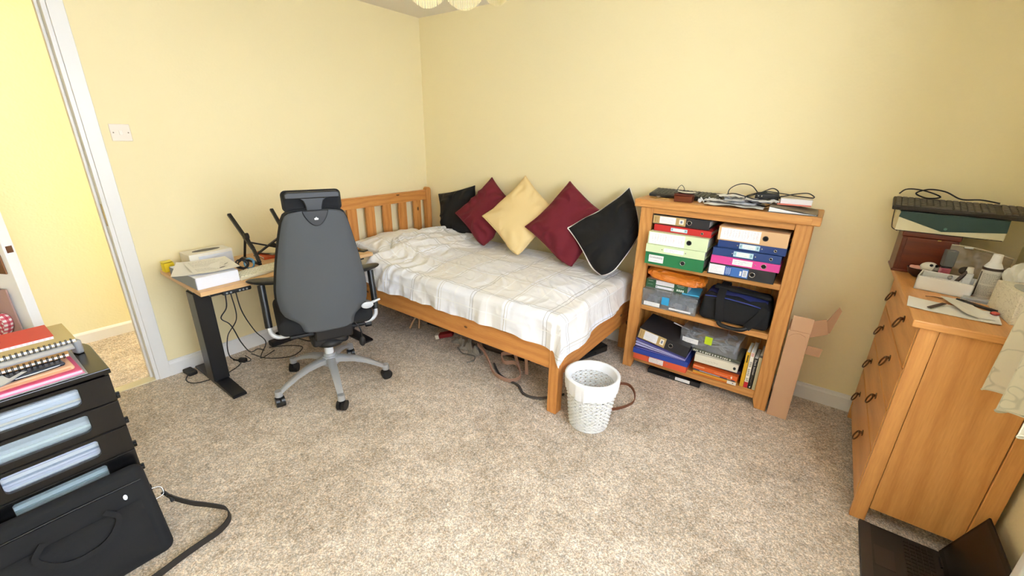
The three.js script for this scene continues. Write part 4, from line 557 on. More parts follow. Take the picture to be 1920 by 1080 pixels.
// ---------- on top of the bookcase ----------
const ST = 1.1355;
{ const t = thing('keyboard', 'black computer keyboard at the back of the bookcase top', 'keyboard', [2.44, ST + 0.013, 0.115], -0.035); t.rotation.x = 0.16; keyboard(t, 0.44, 0.14, mat('#2a2a28', 0.5), mat('#4a4840', 0.45), 0.018); }
{ const t = thing('trinket_box', 'small reddish wooden trinket box at the front of the bookcase top', 'box', [2.455, ST, 0.265], 0.02); part(t, 'body', wuv(B(0.10, 0.034, 0.05, 0.002).translate(0, 0.017, 0), 'x'), M.mahogany); part(t, 'lid', wuv(B(0.104, 0.012, 0.054, 0.003).translate(0, 0.04, 0), 'x'), mat('#d8ac84', 0.5, { map: WOOD.mahogany })); }
single('paper_scrap', 'small cream note lying on the wooden trinket box', 'paper', thick(sheet(0.10, 0.08, 0.008, 9)), M.plainPage, [2.46, ST + 0.0475, 0.24], 0.4);
{ const t = thing('key_bunch', 'small bunch of brass keys at the left end of the bookcase top', 'keys', [2.30, ST, 0.245], 0.2); part(t, 'key_ring', new THREE.TorusGeometry(0.014, 0.0015, 6, 20).rotateX(1.2).translate(0, 0.012, 0), M.chrome);
  for (const a of [0.2, 2.6]) part(t, 'key', merge([Cyl(0.01, 0.01, 0.002, 14).translate(0, 0.003, 0), B(0.042, 0.002, 0.005, 0).translate(0.028, 0.003, 0), B(0.006, 0.002, 0.008, 0).translate(0.04, 0.003, 0.004)]).rotateY(a).translate(0.01 * Math.cos(a), 0, 0), M.brass); }
single('paper_clip_wire', 'thin dark wire loop standing behind the trinket box', 'wire', tube([[0, 0, 0], [-0.02, 0.03, 0], [0, 0.055, 0], [0.022, 0.03, 0.01], [0.0, 0.01, 0.02], [0.03, 0.004, 0.03]], 0.0018, 40, 5), M.cable, [2.40, ST + 0.026, 0.15]);
for (const [i, [x, z, l]] of [[2.535, 0.235, 'left white earbud lying beside the loose papers on the bookcase'], [2.575, 0.205, 'right white earbud lying beside the loose papers on the bookcase']].entries()) { const t = thing('earbud', l, 'earbud', [x, ST, z], i * 1.2); part(t, 'bud', new THREE.SphereGeometry(0.012, 14, 10).translate(0, 0.012, 0), M.white); part(t, 'stem', Cyl(0.004, 0.004, 0.034, 8).rotateZ(0.7).translate(0.014, 0.018, 0), M.white); }
for (let i = 0; i < 5; i++) single('loose_paper', ['bottom crumpled white sheet in the loose papers on the bookcase', 'creased second sheet of the loose papers on the bookcase', 'turned third sheet of the loose papers on the bookcase', 'small fourth sheet of the loose papers on the bookcase', 'topmost curled sheet of the loose papers on the bookcase'][i], 'paper', thick(grid(26, 26, (a, b) => [(a - 0.5) * [0.29, 0.26, 0.22, 0.15, 0.14][i], 0.010 * (0.5 + 0.5 * fbm(a * 4 + i * 5, b * 4, i + 2)) + 0.006 * (1 - Math.abs(nz(a * 6, b * 5 + i, 4))), (b - 0.5) * [0.17, 0.16, 0.15, 0.12, 0.10][i]])), mat(['#f6f2e8', '#fafafc', '#f2f2f8', '#e8e9f2', '#faf8f2'][i], 0.8, { side: THREE.DoubleSide }), [[2.72, ST + 0.001, 0.235], [2.70, ST + 0.014, 0.215], [2.77, ST + 0.026, 0.20], [2.84, ST + 0.036, 0.24], [2.69, ST + 0.042, 0.19]][i], [0.05, -0.1, 0.25, -0.3, 0.4][i], 'loose papers on the bookcase');
{ const t = thing('notebook', 'grey-backed open notebook with white pages on the bookcase corner', 'notebook', [2.995, ST, 0.215], 0.03); part(t, 'back_cover', B(0.215, 0.003, 0.215, 0.001).translate(0, 0.0015, 0), mat('#5c5a58', 0.6));
  part(t, 'pages', grid(20, 4, (a, b) => [(a - 0.5) * 0.205, 0.004 + 0.022 * Math.pow(1 - a, 1.5), (b - 0.5) * 0.205]), mat('#f4f4f0', 0.8, { side: THREE.DoubleSide })); part(t, 'page_edges', extr([[-0.1025, 0.003], [0.1025, 0.003], [0.1025, 0.004], [0.05, 0.006], [0, 0.011], [-0.05, 0.0175], [-0.1025, 0.0255]], 0.204, 0).translate(0, 0, -0.102), M.paper);
  part(t, 'front_cover', B(0.212, 0.002, 0.212, 0.0008).rotateZ(-0.105).translate(0.002, 0.0185, 0), mat('#8a7c68', 0.7)); }
{ const t = thing('paperback', 'white paperback with coral pages edge on the grey notebook', 'book', [2.99, ST + 0.030, 0.16], 0.1); part(t, 'coral_cover', B(0.15, 0.006, 0.12, 0.001).translate(-0.004, 0.003, 0.004), mat('#e88470', 0.6)); part(t, 'pages', B(0.14, 0.026, 0.105, 0.002).translate(0.004, 0.019, 0), mat('#f0eef0', 0.7)); part(t, 'top_cover', B(0.142, 0.003, 0.107, 0.001).translate(0.004, 0.0335, 0), mat('#cfc4b0', 0.6)); }
{ const t = thing('power_adaptor', 'black power adaptor brick in the cable tangle on the bookcase', 'adaptor', [2.855, ST + 0.030, 0.13], 0.1); part(t, 'case', B(0.115, 0.045, 0.06, 0.01, 2).translate(0, 0.0225, 0), M.blackSatin); for (const x of [-0.04, -0.025]) part(t, 'pin', B(0.006, 0.006, 0.014, 0.001).translate(x, 0.03, 0.036), M.chrome); part(t, 'cable_sleeve', Cyl(0.006, 0.004, 0.03, 8).rotateZ(Math.PI / 2).translate(0.07, 0.022, 0), M.cable); }
for (const [label, pts] of [
  ['black cable arching high above the bookcase papers', [[2.66, ST + 0.02, 0.12], [2.66, ST + 0.075, 0.12], [2.71, ST + 0.11, 0.12], [2.77, ST + 0.105, 0.12], [2.82, ST + 0.06, 0.13], [2.88, ST + 0.035, 0.14], [2.92, ST + 0.015, 0.16]]],
  ['black cable with a small loop above the adaptor on the bookcase', [[2.83, ST + 0.078, 0.13], [2.875, ST + 0.1, 0.13], [2.905, ST + 0.085, 0.14], [2.90, ST + 0.03, 0.16], [2.86, ST + 0.012, 0.21], [2.79, ST + 0.03, 0.23], [2.76, ST + 0.05, 0.21], [2.80, ST + 0.07, 0.17], [2.85, ST + 0.078, 0.12]]],
  ['long black cable running right over the books on the bookcase', [[2.70, ST + 0.035, 0.15], [2.77, ST + 0.05, 0.14], [2.84, ST + 0.08, 0.13], [2.93, ST + 0.075, 0.12], [3.01, ST + 0.069, 0.13], [3.07, ST + 0.069, 0.13], [3.04, ST + 0.085, 0.10], [2.98, ST + 0.078, 0.12], [2.95, ST + 0.072, 0.16], [2.90, ST + 0.06, 0.22], [2.83, ST + 0.02, 0.25]]],
  ['black cable loop low over the front papers on the bookcase', [[2.62, ST + 0.03, 0.16], [2.68, ST + 0.06, 0.18], [2.76, ST + 0.058, 0.235], [2.81, ST + 0.05, 0.255], [2.86, ST + 0.05, 0.23], [2.88, ST + 0.045, 0.20]]],
]) single('charging_cable', label, 'cable', tube(pts, 0.0028, 90, 6), M.cable, [0, 0, 0], 0, 'cables on the bookcase');

// ---------- waste bin ----------
{ const t = thing('waste_bin', 'white wicker waste bin with a cloth liner at the foot of the bed', 'bin', [2.33, 0, 1.035]);
  const H = 0.30, r0 = 0.098, r1 = 0.132, rad = (y) => lerp(r0, r1, Math.pow(y / H, 0.85)), wh = mat('#f2f1ee', 0.5), n = 26;
  const rows = []; for (let k = 0; k < 26; k++) { const y = 0.012 + k * 0.0112, P = []; for (let i = 0; i < n * 2; i++) { const a = i / (n * 2) * Math.PI * 2, r = rad(y) + ((i + k) % 2 ? 0.0042 : -0.0042); P.push(V(r * Math.cos(a), y, r * Math.sin(a))); } rows.push(tube(P, 0.0046, n * 6, 5, true)); }
  part(t, 'weave', merge(rows), wh).userData.kind = 'stuff';
  const st = []; for (let i = 0; i < n; i++) { const a = (i + 0.0) / n * Math.PI * 2; st.push(tube([[r0 * Math.cos(a), 0.002, r0 * Math.sin(a)], [rad(0.15) * Math.cos(a), 0.15, rad(0.15) * Math.sin(a)], [r1 * Math.cos(a), H, r1 * Math.sin(a)]], 0.0034, 8, 5)); }
  part(t, 'stakes', merge(st), wh).userData.kind = 'stuff';
  part(t, 'base', merge([Cyl(r0, r0, 0.012, 40).translate(0, 0.008, 0), new THREE.TorusGeometry(r0, 0.007, 8, 50).rotateX(Math.PI / 2).translate(0, 0.008, 0)]), wh);
  part(t, 'rim', new THREE.TorusGeometry(r1, 0.006, 8, 60).rotateX(Math.PI / 2).translate(0, H - 0.002, 0), wh);
  const front = Math.atan2(2.8657 - 1.035, 3.1266 - 2.33);
  part(t, 'liner', grid(120, 26, (a, b) => { const th = a * Math.PI * 2, c = Math.cos(th - front), drop = 0.075 + 0.022 * c + 0.006 * Math.sin(th * 5); const rip = 0.0025 * Math.sin(th * 23 + 2 * nz(th * 2, 1, 3)) + 0.002 * Math.sin(th * 37);
    if (b < 0.3) { const q = b / 0.3; const y = H - 0.04 * (1 - q) + 0.008 * q; return [(rad(y) - 0.011 + q * 0.005) * Math.cos(th), y, (rad(y) - 0.011 + q * 0.005) * Math.sin(th)]; }
    const q = (b - 0.3) / 0.7, y = H + 0.009 - Math.max(0, q - 0.08) / 0.92 * drop, r = Math.min(rad(Math.min(y, H)), r1) - 0.005 + 0.0185 * Math.min(1, q / 0.12) + rip * q; return [r * Math.cos(th), y, r * Math.sin(th)]; }), mat('#f6f6f8', 0.85, { side: THREE.DoubleSide })); }
single('leather_strap', 'brown leather strap looped on the carpet behind the waste bin', 'strap', strap([[2.30, 0.02, 0.72], [2.33, 0.055, 0.665], [2.39, 0.06, 0.63], [2.44, 0.045, 0.655], [2.465, 0.018, 0.71], [2.445, 0.012, 0.78], [2.40, 0.011, 0.85], [2.34, 0.011, 0.90]], 0.018, 0.005, 60, V(0.15, 1, 0.1)), M.leather);
// ---------- chest of drawers ----------
const CT = 0.9, CX0 = 3.487, CX1 = 3.862, CZ0 = 0.06, CZ1 = 0.912;
{ const t = thing('chest_of_drawers', 'oak-veneered chest of four drawers with ring pulls along the window wall', 'chest', [3.67, 0, 0.48]), w = (n, g, ax) => wpart(t, n, wuv(g, ax, 1.3, 0.7), M.chest);
  w('top_board', X(3.462, CX1 + 0.005, CT - 0.028, CT, CZ0 - 0.02, CZ1 + 0.014, 0.005, 2), 'z');
  const stile = (x0, x1, z0, z1) => w('leg', X(x0, x1, 0, CT - 0.028, z0, z1, 0.003), 'y');
  for (const z of [CZ1 - 0.022, CZ0]) { stile(CX0, CX0 + 0.052, z, z + 0.022); stile(CX1 - 0.052, CX1, z, z + 0.022); w('side_panel', X(CX0 + 0.054, CX1 - 0.054, 0.068, CT - 0.028, z + (z > 0.4 ? 0.002 : 0.006), z + (z > 0.4 ? 0.016 : 0.02), 0.001), 'y'); }
  w('back_board', X(CX1 - 0.01, CX1 - 0.004, 0.068, CT - 0.028, CZ0 + 0.022, CZ1 - 0.022, 0), 'y'); w('plinth_rail', X(CX0 + 0.004, CX0 + 0.022, 0.06, 0.112, CZ0 + 0.022, CZ1 - 0.022, 0.002), 'z');
  w('bottom_board', X(CX0 + 0.022, CX1 - 0.012, 0.068, 0.082, CZ0 + 0.022, CZ1 - 0.022, 0), 'z');
  for (const [y0, y1] of [[0.117, 0.315], [0.321, 0.505], [0.511, 0.69], [0.696, 0.866]]) {
    const d = w('drawer', X(CX0 - 0.002, CX0 + 0.018, y0, y1, CZ0 + 0.024, CZ1 - 0.024, 0.003), 'z');
    for (const z of [0.245, 0.63]) { const y = (y0 + y1) / 2 + 0.02; const h = part(d, 'ring_pull', merge([new THREE.TorusGeometry(0.023, 0.0032, 8, 24).rotateY(Math.PI / 2).translate(0, -0.021, 0).rotateZ(-0.38).translate(-0.010, 0.004, 0), Cyl(0.006, 0.006, 0.016, 10).rotateZ(Math.PI / 2).translate(-0.006, 0.004, 0), Cyl(0.014, 0.014, 0.003, 18).rotateZ(Math.PI / 2).translate(0.0, 0.004, 0)]).translate(CX0 - 0.003 - 3.67, y, z - 0.48), mat('#6b4a34', 0.35, { metalness: 0.8 })); } } }
// ---------- on the chest ----------
{ const t = thing('wooden_box', 'dark red wooden box with panelled front at the far end of the chest', 'box', [3.548, CT, 0.10]);
  part(t, 'body', wuv(B(0.195, 0.165, 0.165, 0.004).translate(0, 0.0865, 0), 'x'), M.mahogany); part(t, 'lid', wuv(B(0.203, 0.026, 0.172, 0.006, 2).translate(0, 0.182, 0), 'x'), M.mahogany); part(t, 'plinth', wuv(B(0.203, 0.012, 0.172, 0.004, 2).translate(0, 0.006, 0), 'x'), M.mahogany);
  for (const s of [-1, 1]) part(t, 'corner_moulding', wuv(B(0.018, 0.15, 0.008, 0.003).translate(s * 0.088, 0.09, 0.084), 'y'), M.mahogany); part(t, 'hinge', B(0.012, 0.006, 0.004, 0.001).translate(0.03, 0.166, 0.085), M.brass); }
{ const t = thing('document_case', 'cream document case with a dark green button flap on the wooden box', 'folder', [3.592, CT + 0.196, 0.105], -0.02);
  part(t, 'case', B(0.355, 0.085, 0.18, 0.003).translate(0, 0.0425, 0), mat('#ece4c2', 0.6)); part(t, 'base_board', B(0.35, 0.005, 0.176, 0.001).translate(0.0, 0.0, 0), mat('#2a2622', 0.7));
  part(t, 'flap', extr([[-0.175, 0.085], [-0.178, 0.062], [-0.02, 0.012], [0.178, 0.034], [0.175, 0.085]], 0.0025, 0.0006).translate(0, 0, 0.0905), mat('#2f4a46', 0.6)); part(t, 'flap_top', B(0.352, 0.003, 0.182, 0.001).translate(0, 0.0865, 0), mat('#2f4a46', 0.6));
  part(t, 'button', Cyl(0.006, 0.006, 0.003, 16).rotateX(Math.PI / 2).translate(-0.01, 0.026, 0.094), mat('#5f8a7c', 0.3)); }
{ const t = thing('keyboard', 'black computer keyboard lying on the cream document case', 'keyboard', [3.61, CT + 0.300, 0.125], -0.045); t.rotation.x = 0.2; keyboard(t, 0.455, 0.15, mat('#262320', 0.45), mat('#57514a', 0.4), 0.02, 6, 20); }
single('keyboard_cable', 'black cable coiled on the keyboard above the document case', 'cable', tube([[3.40, CT + 0.352, 0.07], [3.42, CT + 0.372, 0.06], [3.48, CT + 0.372, 0.05], [3.55, CT + 0.347, 0.05], [3.50, CT + 0.340, 0.08], [3.46, CT + 0.357, 0.06], [3.50, CT + 0.377, 0.05], [3.56, CT + 0.372, 0.05], [3.62, CT + 0.344, 0.06], [3.68, CT + 0.348, 0.07], [3.74, CT + 0.340, 0.08]], 0.0032, 120, 6), M.cable);
single('keyboard_cable_drop', 'thin brown cable hanging from the keyboard beside the wooden box', 'cable', tube([[3.395, CT + 0.30, 0.14], [3.396, CT + 0.26, 0.15], [3.40, CT + 0.22, 0.155], [3.405, CT + 0.2, 0.16], [3.425, CT + 0.19, 0.17]], 0.0022, 40, 5), mat('#4a3a2c', 0.6));
{ const t = thing('dark_bowl', 'dark brown oval bowl holding small white oddments on the chest', 'bowl', [3.548, CT, 0.25], 0.1);
  part(t, 'bowl', new THREE.LatheGeometry([[0.0, 0.004], [0.03, 0.004], [0.05, 0.02], [0.058, 0.045], [0.055, 0.046], [0.046, 0.022], [0.028, 0.009], [0, 0.009]].map((p) => new THREE.Vector2(...p)), 36).scale(1, 1, 0.72), mat('#3a221c', 0.3)); }
{ const t = thing('soft_toy_head', 'small white rounded toy with dark spots lying in the dark bowl', 'toy', [3.565, CT + 0.022, 0.25]); part(t, 'head', new THREE.SphereGeometry(0.03, 24, 16).scale(1.1, 0.9, 0.85).translate(0, 0.028, 0), mat('#efe8dc', 0.85)); for (const x of [0.002, 0.02]) part(t, 'spot', new THREE.SphereGeometry(0.0065, 12, 8).translate(x, 0.044, 0.019), mat('#201a18', 0.6)); part(t, 'loop', tube([[0.012, 0.045, 0.02], [0.008, 0.03, 0.032], [-0.012, 0.008, 0.05], [-0.034, -0.012, 0.062]], 0.0034, 24, 6), mat('#e6dcc8', 0.7)); }
single('pink_wrapper', 'crumpled pink wrapper at the left side of the dark bowl', 'wrapper', (() => { const g = mergeVertices(new THREE.IcosahedronGeometry(0.017, 4).deleteAttribute('uv').deleteAttribute('normal')), p = g.attributes.position; for (let i = 0; i < p.count; i++) { const s = 0.8 + 0.3 * nz(p.getX(i) * 90, p.getY(i) * 90 + p.getZ(i) * 70, 3); p.setXYZ(i, p.getX(i) * s * 1.4, p.getY(i) * s, p.getZ(i) * s); } return toCreasedNormals(g, 0.4); })(), mat('#d8a090', 0.6), [3.517, CT + 0.04, 0.25]);
{ const t = thing('nail_polish', 'pink nail polish bottle with a grey square cap beside the foam tray', 'bottle', [3.605, CT, 0.315], 0.15); part(t, 'glass', B(0.034, 0.075, 0.03, 0.006, 2).translate(0, 0.0375, 0), phys('#b85a70', 0.15, { clearcoat: 1 })); part(t, 'collar', B(0.033, 0.008, 0.03, 0.003).translate(0, 0.079, 0), M.black); part(t, 'cap', B(0.038, 0.07, 0.034, 0.004, 2).translate(0, 0.118, 0), mat('#6e706e', 0.35)); }
{ // foam tray with open front
  const t = thing('foam_tray', 'white foam packaging tray with divided compartments on the chest', 'tray', [3.60, CT, 0.425], -0.22), f = mat('#f0eeea', 0.7), w = 0.17, d = 0.135, h = 0.058;
  part(t, 'base', B(w, 0.006, d, 0.002).translate(0, 0.003, 0), f); part(t, 'wall', B(w, h, 0.006, 0.002).translate(0, h / 2, d / 2 - 0.003), f); part(t, 'wall', B(w, h, 0.006, 0.002).translate(0, h / 2, -d / 2 + 0.003), f);
  part(t, 'wall', B(0.006, h, d, 0.002).translate(-w / 2 + 0.003, h / 2, 0), f); part(t, 'wall', B(0.006, h, d, 0.002).translate(w / 2 - 0.003, h / 2, 0), f);
  part(t, 'divider', B(w - 0.05, h * 0.75, 0.005, 0.002).translate(-0.02, h * 0.38, -0.02), f); part(t, 'divider', B(w - 0.05, h * 0.6, 0.005, 0.002).translate(-0.02, h * 0.32, 0.012), f); part(t, 'divider', B(0.005, h * 0.75, d - 0.01, 0.002).translate(0.04, h * 0.38, 0), f); }
single('dark_pencil', 'short dark brown pencil leaning in the foam tray', 'pencil', merge([Cyl(0.007, 0.007, 0.09, 8), Cyl(0.001, 0.007, 0.018, 8).translate(0, -0.054, 0)]).rotateZ(-0.5).rotateX(-0.3), mat('#3a2a24', 0.4), [3.645, CT + 0.062, 0.40]);
{ const t = thing('small_tube', 'small white cosmetic tube with a printed label standing in the foam tray', 'tube', [3.664, CT + 0.007, 0.39], 0.2); part(t, 'body', B(0.03, 0.075, 0.02, 0.006, 2).translate(0, 0.0375, 0), M.white); part(t, 'printed_label', new THREE.PlaneGeometry(0.02, 0.014).translate(0, 0.05, 0.0107), LAB.small); part(t, 'cap', Cyl(0.013, 0.010, 0.024, 14).translate(0, 0.086, 0), mat('#ece4d2', 0.5)); }
single('silver_ring', 'small silver ring standing on the foam tray divider', 'ring', new THREE.TorusGeometry(0.008, 0.0025, 8, 20).rotateY(0.6), M.chrome, [3.612, CT + 0.054, 0.405]);
{ const t = thing('lotion_bottle', 'white lotion bottle with small print and a white pump top on the chest', 'bottle', [3.715, CT, 0.43], -0.1);
  part(t, 'body', Cyl(0.029, 0.029, 0.115, 28).translate(0, 0.0575, 0), mat('#e8e4da', 0.45));
  part(t, 'printed_label', new THREE.CylinderGeometry(0.0295, 0.0295, 0.10, 28, 1, true, -1.3, 2.6).translate(0, 0.056, 0), labelMat(256, 256, (g, W, H) => { g.fillStyle = '#e4dfd4'; g.fillRect(0, 0, W, H); g.fillStyle = '#4a3c34'; g.fillRect(0, 0, 26, H); const r = rngOf(12); g.fillStyle = '#7c766c'; for (let y = 12; y < H - 14; y += 9) { if (Math.abs(y - H / 2) < 10) continue; let x = 40; const e = 150 + r() * 90; while (x < e) { const w = 6 + r() * 20; g.fillRect(x, y, w, 3); x += w + 5; } } }));
  part(t, 'dark_band', Cyl(0.0298, 0.0298, 0.01, 28).translate(0, 0.119, 0), mat('#3a2c26', 0.4)); part(t, 'shoulder', Cyl(0.028, 0.018, 0.02, 24).translate(0, 0.134, 0), M.white); part(t, 'cap', Cyl(0.017, 0.014, 0.035, 20).translate(0, 0.16, 0), M.white); }
{ const t = thing('round_brush', 'black rounded brush head behind the lotion bottle', 'brush', [3.665, CT, 0.33]); part(t, 'head', new THREE.SphereGeometry(0.022, 18, 12).scale(1, 0.8, 1).translate(0, 0.075, 0), mat('#26201c', 0.7)); part(t, 'handle', Cyl(0.009, 0.008, 0.066, 14).translate(0, 0.033, 0), mat('#26201c', 0.4)); }
{ const t = thing('zip_bag', 'large clear zip bag with brown contents slumped by the wooden box', 'bag', [3.72, CT, 0.16]);
  const zb = phys('#d8ccb4', 0.2, { transmission: 0.7, thickness: 0, side: THREE.DoubleSide });
  part(t, 'film', grid(40, 24, (a, b) => { const x = (a - 0.5) * 0.20, y = b * 0.155 - 0.03 * b * a; return [x, y + 0.001, 0.045 * (1 - b) * (1 - Math.pow(2 * a - 1, 4)) + 0.035 + 0.008 * fbm(a * 5, b * 5, 3)]; }), zb);
  part(t, 'film', grid(40, 24, (a, b) => { const x = (a - 0.5) * 0.20, y = b * 0.155 - 0.03 * b * a; return [x, y + 0.001, -0.03 * (1 - b) * (1 - Math.pow(2 * a - 1, 4)) + 0.028]; }), zb);
  part(t, 'zip', tube([[-0.10, 0.157, 0.033], [-0.03, 0.154, 0.036], [0.04, 0.14, 0.036], [0.10, 0.125, 0.035]], 0.003, 24, 6), mat('#d8ceb4', 0.4)); part(t, 'zip_slider', B(0.028, 0.008, 0.008, 0.002).translate(-0.045, 0.152, 0.042), M.white);
  part(t, 'contents', (() => { const g = mergeVertices(new THREE.IcosahedronGeometry(1, 12).deleteAttribute('uv').deleteAttribute('normal')), p = g.attributes.position; for (let i = 0; i < p.count; i++) { const x = p.getX(i), y = p.getY(i), z = p.getZ(i), s = 0.85 + 0.2 * fbm(x * 3, y * 3 + z * 3, 5); p.setXYZ(i, x * s * 0.08, 0.045 + y * s * 0.042, 0.035 + z * s * 0.032); } g.computeVertexNormals(); return g; })(), mat('#a88a68', 0.8)).userData.label = 'brown bundle inside the clear bag'; }
{ const t = thing('tissue_box', 'cream marbled tissue box with an oval opening on the chest', 'tissue box', [3.765, CT, 0.66], 0.06);
  part(t, 'carton', B(0.10, 0.105, 0.22, 0.003).translate(0, 0.0525, 0), mat('#ffffff', 0.6, { map: dataTex(256, 256, (x, y, o) => { const n = tnoise(x / 26, y / 26, 10, 10, 3) * 0.6 + tnoise(x / 9, y / 9, 28, 28, 4) * 0.4, v = sstep(0.46, 0.5, n) * sstep(0.56, 0.5, n); o[0] = 236 - 34 * v; o[1] = 228 - 36 * v; o[2] = 206 - 38 * v; }, true) }));
  part(t, 'opening', new THREE.CylinderGeometry(1, 1, 0.002, 28).scale(0.032, 1, 0.07).translate(0, 0.106, 0), mat('#b8b8ac', 0.7)); }
single('tissue', 'crumpled white tissues heaped behind the tissue box', 'tissue', (() => { const g = mergeVertices(new THREE.IcosahedronGeometry(1, 20).deleteAttribute('uv').deleteAttribute('normal')), p = g.attributes.position; for (let i = 0; i < p.count; i++) { const x = p.getX(i), y = p.getY(i), z = p.getZ(i), q = 1 - Math.abs(nz(x * 2.5 + z * 2, y * 2 + z, 5)), s = 0.7 + 0.35 * q; p.setXYZ(i, x * s * 0.055, Math.max(0, 0.075 + y * s * 0.085), z * s * 0.06); } return toCreasedNormals(g, 0.5); })(), mat('#f2efe4', 0.9), [3.79, CT, 0.46]);
single('letter', 'white sheet of paper lying at the near end of the chest', 'paper', thick(sheet(0.245, 0.15, 0.002, 5)), M.plainPage, [3.585, CT + 0.001, 0.72], -0.12);
single('folded_leaflet', 'folded white leaflet lying across the letter on the chest', 'paper', thick(grid(20, 20, (a, b) => [(a - 0.5) * 0.075 + 0.02 * b, 0.004 + 0.008 * Math.abs(a - 0.5) + 0.004 * nz(a * 2, b * 3, 4), (b - 0.5) * 0.21])), mat('#f0ece2', 0.8, { side: THREE.DoubleSide }), [3.62, CT + 0.004, 0.675], 0.12);
single('nail_file', 'dark brown nail file resting on the letter, nearest the chest front', 'nail file', B(0.11, 0.003, 0.014, 0.001), mat('#4a3a34', 0.8), [3.545, CT + 0.0085, 0.715], 1.05);
{ const t = thing('marker_pen', 'slim dark marker pen lying beside the folded leaflet', 'pen', [3.675, CT + 0.010, 0.63], -0.75); part(t, 'barrel', Cyl(0.006, 0.006, 0.10, 12).rotateZ(Math.PI / 2), mat('#2a2422', 0.4)); part(t, 'cap', Cyl(0.0066, 0.005, 0.03, 12).rotateZ(Math.PI / 2).translate(-0.062, 0, 0), M.black); }
single('red_sweet', 'small red wrapped sweet on the letter by the tissue box', 'sweet', new THREE.SphereGeometry(0.012, 16, 10).scale(1.2, 0.6, 0.9), phys('#b83a30', 0.25, { clearcoat: 0.8 }), [3.70, CT + 0.012, 0.70], 0.4);
{ const t = thing('blister_pack', 'clear blister pack lying in front of the lotion bottle', 'pack', [3.685, CT, 0.525], -0.2); part(t, 'film', B(0.085, 0.012, 0.04, 0.004, 2).translate(0, 0.008, 0), M.clearGrey); part(t, 'backing', B(0.09, 0.0012, 0.045, 0).translate(0, 0.001, 0), mat('#d8d4ca', 0.5)); }
single('hair_clip', 'tiny metal hair clip lying on the chest top beside the letter', 'clip', tube([[-0.025, 0.002, 0], [0, 0.006, 0.004], [0.028, 0.002, 0], [0, 0.003, -0.004], [-0.025, 0.002, -0.002]], 0.0013, 40, 5), M.bronze, [3.555, CT, 0.575], 0.1);
// ---------- laptop on the floor ----------
{ const t = thing('laptop', 'open black laptop on the carpet beside the chest', 'laptop', [3.64, 0, 1.115], -Math.PI / 2);
  keyboardDeck(t); }
function keyboardDeck(t) { // local: x along the hinge, -z is the hinge side ... after the turn the hinge faces the window wall
  part(t, 'base', B(0.37, 0.018, 0.245, 0.005, 2).translate(0, 0.009, 0), mat('#2c2926', 0.5));
  part(t, 'palm_rest_trim', B(0.366, 0.0015, 0.034, 0.0005).translate(0, 0.0185, 0.104), mat('#3c342e', 0.45)); part(t, 'touchpad', B(0.10, 0.001, 0.06, 0.0004).translate(-0.02, 0.0185, 0.05), mat('#36302c', 0.4));
  const k = new THREE.BoxGeometry(0.0165, 0.003, 0.0145), km = mat('#221f1d', 0.45); for (let r = 0; r < 5; r++) for (let c = 0; c < 18; c++) { const q = part(t, 'key', k, km); q.position.set(-0.16 + c * 0.0188, 0.0195, -0.09 + r * 0.0175); }
  const s = part(t, 'screen', B(0.37, 0.235, 0.008, 0.004, 2).translate(0, 0.1175, 0).rotateX(-0.33).translate(0, 0.016, -0.121), mat('#1a1917', 0.5)); part(s, 'display', new THREE.PlaneGeometry(0.34, 0.195).translate(0, 0.122, 0.0045).rotateX(-0.33).translate(0, 0.016, -0.121), mat('#0d0e0e', 0.3));
  for (const x of [-0.12, 0.12]) part(t, 'hinge', Cyl(0.007, 0.007, 0.05, 12).rotateZ(Math.PI / 2).translate(x, 0.018, -0.12), M.black);
  part(t, 'status_light', new THREE.SphereGeometry(0.0022, 8, 6).translate(0.165, 0.0195, 0.045), M.white); }
// ---------- curtains, radiator ----------
M.curtain = phys('#ffffff', 0.9, { map: dataTex(512, 512, (x, y, o) => { const n = tnoise(x / 30, y / 30, 17, 17, 3) * 0.6 + tnoise(x / 12, y / 12, 42, 42, 4) * 0.4, v = sstep(0.45, 0.49, n) * sstep(0.56, 0.5, n); o[0] = 240 - 26 * v; o[1] = 234 - 24 * v; o[2] = 212 - 24 * v; }, true), transmission: 0.25, thickness: 0, side: THREE.DoubleSide });
function curtain(label, z0, z1, dirn) { const t = thing('curtain', label, 'curtain', [3.735, 0.735, (z0 + z1) / 2], 0, 'curtains at the window');
  part(t, 'cloth', grid(150, 40, (a, b) => { const f = a * (z1 - z0) * 46 - Math.PI / 2, y = lerp(0, 1.50, b), dep = 0.045 - 0.012 * b; return [dep * Math.sin(f) + 0.008 * nz(a * 6, b * 3, 4) - 0.025 * (1 - b) * (dirn > 0 ? 1 - a : a), y + (b < 0.01 ? 0.012 * Math.sin(f + 0.8) : 0), lerp(z0, z1, a) - (z0 + z1) / 2 + 0.012 * Math.sin(f * 2) , a * (z1 - z0) * 2.6, y / 1.0]; }), M.curtain);
  part(t, 'hem', tube(Array.from({ length: 60 }, (_, i) => { const a = i / 59, f = a * (z1 - z0) * 46 - Math.PI / 2; return V(0.045 * Math.sin(f) + 0.008 * nz(a * 6, 0, 4) - 0.025 * (dirn > 0 ? 1 - a : a), 0.012 * Math.sin(f + 0.8) + 0.001, lerp(z0, z1, a) - (z0 + z1) / 2 + 0.012 * Math.sin(f * 2)); }), 0.003, 200, 5), M.curtain); }
curtain('cream curtain with a faint marbled pattern hanging beside the chest', 0.985, 1.30, 1);
curtain('cream curtain with a faint marbled pattern at the far side of the window', 3.30, 3.56, -1);
